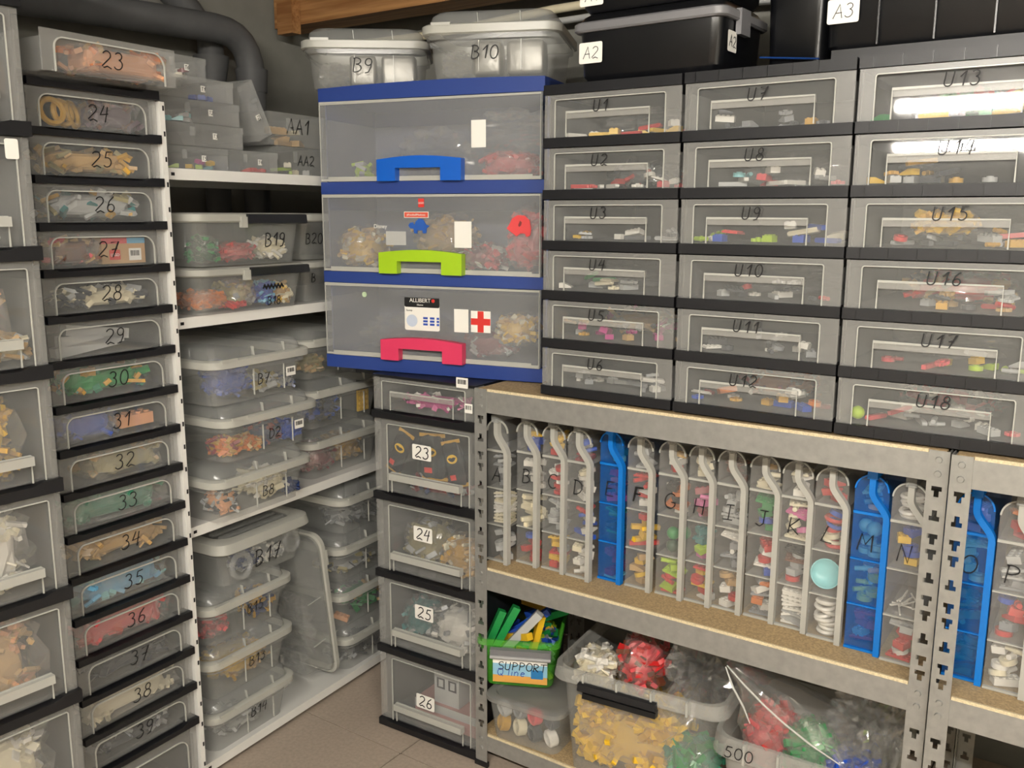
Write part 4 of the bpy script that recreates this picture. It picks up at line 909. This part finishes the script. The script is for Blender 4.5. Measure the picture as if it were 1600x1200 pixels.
oc = {'A': [[], ['palegrey', 'grey'], ['cream', 'white'], ['palegrey']], 'B': [['yellow', 'blue'], ['white'], ['cream'], ['red', 'blue']], 'C': [['yellow', 'red'], ['red', 'white'], ['palegrey'], ['red', 'grey', 'yellow']],
      'D': [['darkred', 'palegrey', 'blue'], ['white', 'cream'], ['blue', 'white', 'red'], ['peach', 'cream', 'white', 'orange']], 'E': [['aqua', 'teal'], ['darkred', 'magenta'], ['green', 'darkgreen'], ['darkred', 'aqua']],
      'F': [['darkgrey', 'palegrey'], ['white', 'red'], ['red', 'yellow'], ['yellow', 'tan', 'palegrey']], 'G': [['red', 'gold', 'white'], ['white', 'orange', 'black'], ['green', 'darkgreen', 'lime'], ['lime', 'lime', 'red']],
      'H': [['cream', 'magenta', 'cream'], ['darkred', 'pink'], ['pink', 'teal', 'lime'], ['white', 'yellow', 'red']], 'I': [['brown', 'palegrey'], ['palegrey'], ['red', 'grey', 'white'], ['tan', 'white', 'red']],
      'J': [['cream', 'gold'], ['blue', 'green', 'grey'], ['white', 'blue', 'red'], ['white', 'orange', 'grey']], 'K': [['white', 'cream'], ['cream', 'pink'], ['red', 'brown', 'palegrey', 'black'], ['white', 'palegrey']],
      'L': [['blue', 'red', 'cream'], ['blue', 'red', 'cream'], ['aqua'], ['white']], 'M': [['aqua', 'lightblue', 'white'], ['aqua'], ['lime', 'aqua', 'cream'], ['lightblue', 'darkred']],
      'N': [['white'], ['yellow', 'blue', 'orange'], ['white'], ['white', 'palegrey', 'red']], 'O': [['lavender'], ['aqua'], ['teal'], ['teal']], 'P': [['red', 'orange', 'coral'], ['palegrey', 'grey'], ['white', 'blue', 'red', 'grey'], ['cream', 'white']], 'Q': [['aqua'], ['aqua'], ['blue'], ['blue']]}
ok = {('A', 2): ['plate'], ('B', 2): ['bar'], ('F', 2): ['bar', 'brick'], ('G', 2): ['ball'], ('L', 1): ['disc', 'ring'], ('L', 2): ['dish'], ('L', 3): ['ring'], ('N', 0): ['ring'], ('N', 1): ['disc', 'brick'], ('N', 2): ['rod'], ('C', 1): ['disc', 'gear'], ('D', 2): ['bar', 'slope', 'pin'], ('K', 3): ['plate'], ('M', 1): ['ball', 'disc'], ('M', 2): ['disc', 'pin']}
for letter, xr, yf, blue in org:
    k_ = [o_[0] for o_ in org].index(letter)
    w = min(.0605, (xr - org[k_ - 1][1] if k_ and letter != 'O' else .06) - .0005) - .0055
    fr = Frame(xr - w - .0052, yf, RM + .001, 0)
    cn = 'blue' if blue else 'clear'
    organiser(letter, '%s arched organiser case marked %s on the middle shelf' % (cn, letter), fr, blue, w)
    zl = [.244, .162, .081, .0]; lv = ('top', 'second', 'third', 'lowest')
    for q in range(4):
        cs = oc[letter][q]
        if not cs: continue
        kinds = ok.get((letter, q), ['brick', 'slope', 'plate', 'long brick', 'pin', 'disc', 'brick'])
        top = .055 if q == 0 else .068
        x0_, x1_ = (.006, w - .008) if q == 0 else (.003, w - .003)
        if kinds == ['dish']:
            piece('dish', 'aqua', fr.pt(w * .44, .032, zl[q] + .034), (R(78), 0, 0), 'pale aqua dish in the third compartment of organiser case L', None, 1.15); continue
        fill(fr, x0_, x1_, .0135, .060, zl[q] + .0015, zl[q] + (.046 if q == 0 else .070), kinds, cs, 10 if q else 7, 'in the %s compartment of organiser case %s' % (lv[q], letter), 700 + ord(letter) * 5 + q, 1.25, .35)

# ------------------------------------------------------------------ bottom shelf
frG = Frame(.012, -.006, .1915, 26)
t = thing('green_box', 'open green clear box with a SUPPORT card, on the box of wheels', 'storage box', frG)
GWd, GD, GH = .172, .26, .112
B = lambda d, z, r=.016: rrect(d, GWd - d, d, GD - d, r, z, 4)
MB().loft([B(.016, 0), B(.012, .006), B(.002, GH * .86), B(.0005, GH * .86), B(-.004, GH * .88), B(-.004, GH), B(.002, GH)], True, False).build('body', GREENBOX, t, 40)
MB().loft([[(GWd * .16, y, z) for y, z in ((-.004, GH * .86), (-.013, GH * .84), (-.012, GH * .70), (-.003, GH * .66))], [(GWd * .92, y, z) for y, z in ((-.004, GH * .86), (-.013, GH * .84), (-.012, GH * .70), (-.003, GH * .66))]]).build('clip', GREYP, t)
MB().tube([(GWd * .16, -.012, GH * .69), (GWd * .92, -.012, GH * .69)], .0045, 10).build('clip_bar', mat('grey_plastic_light', '#9b9b9b', .3), t, 50)
card(t, GWd * .53, GH * .38, .118, .052, mat('card_sky_print', '#8fc0d8', .6), -.0022, .0008, 'printed_card'); card(t, GWd * .53, GH * .38 - .018, .118, .016, mat('card_sand_print', '#d9a14e', .6), -.0028, .0008, 'card_sand_band')
card(t, GWd * .53, GH * .38 + .0215, .118, .009, CARD, -.0028, .0008, 'card_white_band')
MB().box(GWd * .53 + .024, GWd * .53 + .05, -.0034, -.0028, GH * .38 - .014, GH * .38 + .006).build('card_blue_print', mat('card_blue', '#2478b4', .5), t)
write('SUPPORT', t, GWd * .55, GH * .38 + .003, .018, y=-.0034, w=.0018); write('Q line', t, GWd * .42, GH * .38 - .010, .016, y=-.0036, w=.0014, ink=BLUEINK)
for k, (x, y, z, a, b, c, sc, cl) in enumerate([(.03, .05, .10, 0, -66, 80, 2.3, 'green'), (.055, .06, .105, 0, -62, 75, 2.4, 'green'), (.085, .075, .10, 0, -40, 20, 2.2, 'blue'), (.105, .08, .112, 0, -35, 60, 2.2, 'blue'), (.075, .06, .085, 0, -20, 15, 2.2, 'yellow'), (.125, .06, .095, 0, -75, 85, 2.0, 'yellow'),
                                              (.095, .045, .105, 0, -50, 55, 2.6, 'palegrey'), (.14, .12, .11, 0, -25, 50, 2.2, 'green'), (.10, .16, .12, 0, -10, 10, 2.2, 'gold'), (.13, .15, .115, 0, -20, 60, 2.0, 'blue'), (.05, .03, .04, 0, 60, 0, 1.3, 'lime'), (.10, .03, .035, 0, -50, 0, 1.4, 'orange'), (.13, .035, .04, 0, 55, 0, 1.5, 'lime'), (.085, .03, .03, 0, 10, 0, 1.4, 'lime')]):
    piece('bar', cl, frG.pt(x, y, z), (R(a), R(b), frG.a + R(c) - R(60 if k < 10 else 0)), '%s toy support bar in the green box, %s' % (CN.get(cl, cl), ('leftmost', 'second from the left', 'under the grey bar', 'behind the grey bar', 'lying flat', 'steep at the right', 'across the others', 'at the back right', 'at the very back', 'at the back', 'low left', 'low middle', 'low right', 'lowest at front')[k]), 'long support pieces in the green box', sc)
heap('loose_bricks', 'heap of green, blue and yellow pieces filling the green box', 'bricks', frG, .02, .155, .03, .23, .006, .085, ['green', 'yellow', 'blue', 'lime', 'grey'], 130, 55, 1.1)
frWb = Frame(.030, -.014, RB + .001, 4)
t = thing('wheel_box', 'clear box of wheels with grey lid under the green box', 'storage box', frWb)
B = lambda d, z, r=.03: rrect(d, .185 - d, d, .2 - d, r, z, 5)
MB().loft([B(.016, 0, .02), B(.012, .006), B(.003, .090)], True, False).build('body', BOXCLEAR, t, 40)
MB().loft([B(0, .088), B(-.003, .091), B(-.003, .100), B(.002, .103), B(.012, .103), B(.016, .098)], False, True).build('lid', mat('grey_lid_plastic', '#a7a7a3', .3, alpha=.5), t, 40)
wcol = ['palegrey', 'palegrey', 'coral', 'darkgrey', 'cream', 'gold', 'cream', 'darkgrey', 'darkgrey', 'cream', 'darkgrey', 'cream']
wpos = [(.035, .04), (.075, .04), (.118, .042), (.155, .04), (.035, .03), (.04, .028), (.072, .024), (.098, .026), (.118, .024), (.148, .026), (.095, .045), (.148, .028)]
for k, c in enumerate(['gold', 'cream', 'darkgrey', 'white', 'palegrey', 'grey', 'coral', 'darkgrey']):
    x = .038 + (k % 4) * .038; z = .024 + (k // 4) * .040
    piece('wheel', c, frWb.pt(x, .05 if k % 2 else .046, z), (R(90 + (k * 37) % 30 - 15), R((k * 53) % 40 - 20), frWb.a + R((k * 71) % 70 - 35)), '%s toy wheel in the wheel box, %s row' % (CN.get(c, c), ('lower', 'upper')[k // 4]), 'toy wheels in the wheel box', .98)
def bin_(lab, fr, w, depth, H, rimh=.03, m=BOXCLEAR, clip=True, rad=.035):
    t = thing('storage_bin', lab, 'storage bin', fr, 'large open bins on the bottom shelf')
    B = lambda d, z, r=rad: rrect(d, w - d, d, depth - d, r, z, 5)
    MB().loft([B(.03, 0, rad * .6), B(.026, .01), B(.012, H - rimh)], True, False).build('body', m, t, 40)
    MB().loft([B(.012, H - rimh), B(0, H - rimh), B(-.004, H - rimh + .004), B(.0, H), B(.008, H), B(.010, H - rimh)], False, False).build('rim', mat('bin_rim_plastic', '#c6c6c0', .2, alpha=.36), t, 40)
    for k in range(4):
        x = w * (.2 + .2 * k); MB().box(x, x + .004, -.006, .012, H - rimh, H - .002).build('rim_rib', RIDGE, t)
    if clip:
        x0, x1 = w * .18, w * .64
        MB().loft([[(x, y, H - rimh + z) for y, z in ((0, .012), (-.012, .010), (-.014, -.002), (-.010, -.006), (0, -.004))] for x in (x0, x1)]).build('clip', BLACK, t)
        MB().loft([[(x, y, H - rimh + z) for y, z in ((.004, -.006), (-.010, -.008), (-.012, -.018), (.004, -.020))] for x in (x0 + .01, x1)]).build('clip_lever', BLACKG, t)
    return t
frY = Frame(.212, -.030, RB + .001, 5)
bin_('large clear bin of yellow and green bricks with black clip', frY, .352, .36, .232)
heap('brick_bag', 'big bag of yellow bricks in the clear bin', 'bag', frY, .032, .25, .032, .17, .008, .155, ['yellow', 'yellow', 'gold'], 560, 61, 1.3, film=True, sq=4)
heap('brick_bag', 'bag of green bricks in the clear bin', 'bag', frY, .225, .325, .03, .13, .03, .105, ['seagreen', 'green'], 120, 62, 1.2, film=True)
heap('brick_bag', 'bag of cream pieces at the left of the clear bin', 'bag', frY, .02, .10, .03, .14, .157, .245, ['cream', 'white'], 90, 63, .8, film=True)
heap('brick_bag', 'bag of red pieces on top of the clear bin', 'bag', frY, .10, .19, .07, .20, .165, .275, ['coral', 'red', 'brown'], 80, 64, .9, film=True)
film_bag('plastic_bag', 'crumpled clear bag bulging from the middle of the clear bin', frY, .10, .215, .08, .30, .278, .345, 65, .55)
film_bag('plastic_bag', 'crumpled clear bag at the right of the clear bin', frY, .20, .335, .05, .26, .12, .315, 66, .6)
frQ = Frame(.552, -.030, RB + .001, 2)
t = bin_('pale bin marked 500 with bags of red, green and blue bricks', frQ, .300, .36, .200, .040, mat('pale_bin_plastic', '#cfcfc8', .3, alpha=.5), False)
write('500', t, .052, .168, .022, y=-.006, w=.0018, jit=.06)
MB().box(.10, .18, -.009, -.002, .128, .158).build('clip', BLACK, t)
heap('brick_bag', 'bag of red bricks in the bin marked 500', 'bag', frQ, .035, .125, .04, .16, .08, .235, ['coral', 'red'], 130, 67, .8, film=True)
heap('brick_bag', 'bag of green bricks in the bin marked 500', 'bag', frQ, .115, .20, .03, .13, .12, .232, ['green'], 150, 68, .8, film=True)
heap('brick_bag', 'bag of blue bricks in the bin marked 500', 'bag', frQ, .185, .268, .03, .12, .09, .204, ['blue'], 140, 69, .8, film=True)
def drape(name, lab, pts, seed):
    """tall crumpled bag sheet: rows of points with folds"""
    mb = MB(); loops = []
    for j, (z, x0, x1, y0, y1) in enumerate(pts):
        lo = []
        for i in range(28):
            a = 2 * math.pi * i / 28; k = 1 + .22 * noise.noise(Vector((math.cos(a) * 2.2, math.sin(a) * 2.2, z * 14 + seed)))
            lo.append(((x0 + x1) / 2 + (x1 - x0) / 2 * math.cos(a) * k, (y0 + y1) / 2 + (y1 - y0) / 2 * math.sin(a) * k, z))
        loops.append(lo)
    mb.loft(loops, True, False); o = mb.build(name, FILM, None, 25); tag(o, lab, 'plastic bag'); return o
o = drape('plastic_bag', 'tall clear bag with a pointed open mouth over the bin marked 500', [(.06, .02, .2, .05, .2), (.12, .01, .26, .03, .22), (.17, .02, .28, .03, .22), (.21, .02, .24, .02, .2), (.25, .02, .19, .02, .17), (.285, .015, .13, .02, .12), (.31, .012, .07, .02, .07), (.325, .01, .035, .02, .045)], 2.2); place(o, frQ)
for sm in ([(.016, .022, .326), (.05, .012, .305), (.09, .012, .275), (.125, .016, .250), (.17, .014, .228), (.22, .018, .205)], [(.014, .020, .324), (.032, .010, .295), (.052, .012, .262), (.064, .016, .232)]):
    MB().tube(sm, [.0012] + [.0019] * (len(sm) - 2) + [.0010], 8).build('bag_seam', mat('bag_seam_film', '#e6e6e0', .12, alpha=.5), o, 50)
film_bag('plastic_bag', 'crumpled clear bag at the right of the bin marked 500', frQ, .17, .30, .05, .25, .13, .30, 70, .55); film_bag('plastic_bag', 'crumpled clear bag behind the blue bricks of the bin marked 500', frQ, .20, .295, .03, .2, .10, .225, 72, .5)
# under the right rack
heap('loose_bricks', 'lime green bricks on the bottom shelf of the right rack', 'bricks', Frame(1.0, .05, RB, 0), .0, .2, .0, .2, .0, .15, ['lime', 'green'], 120, 80, 1.2)
print('objects', len(bpy.data.objects))
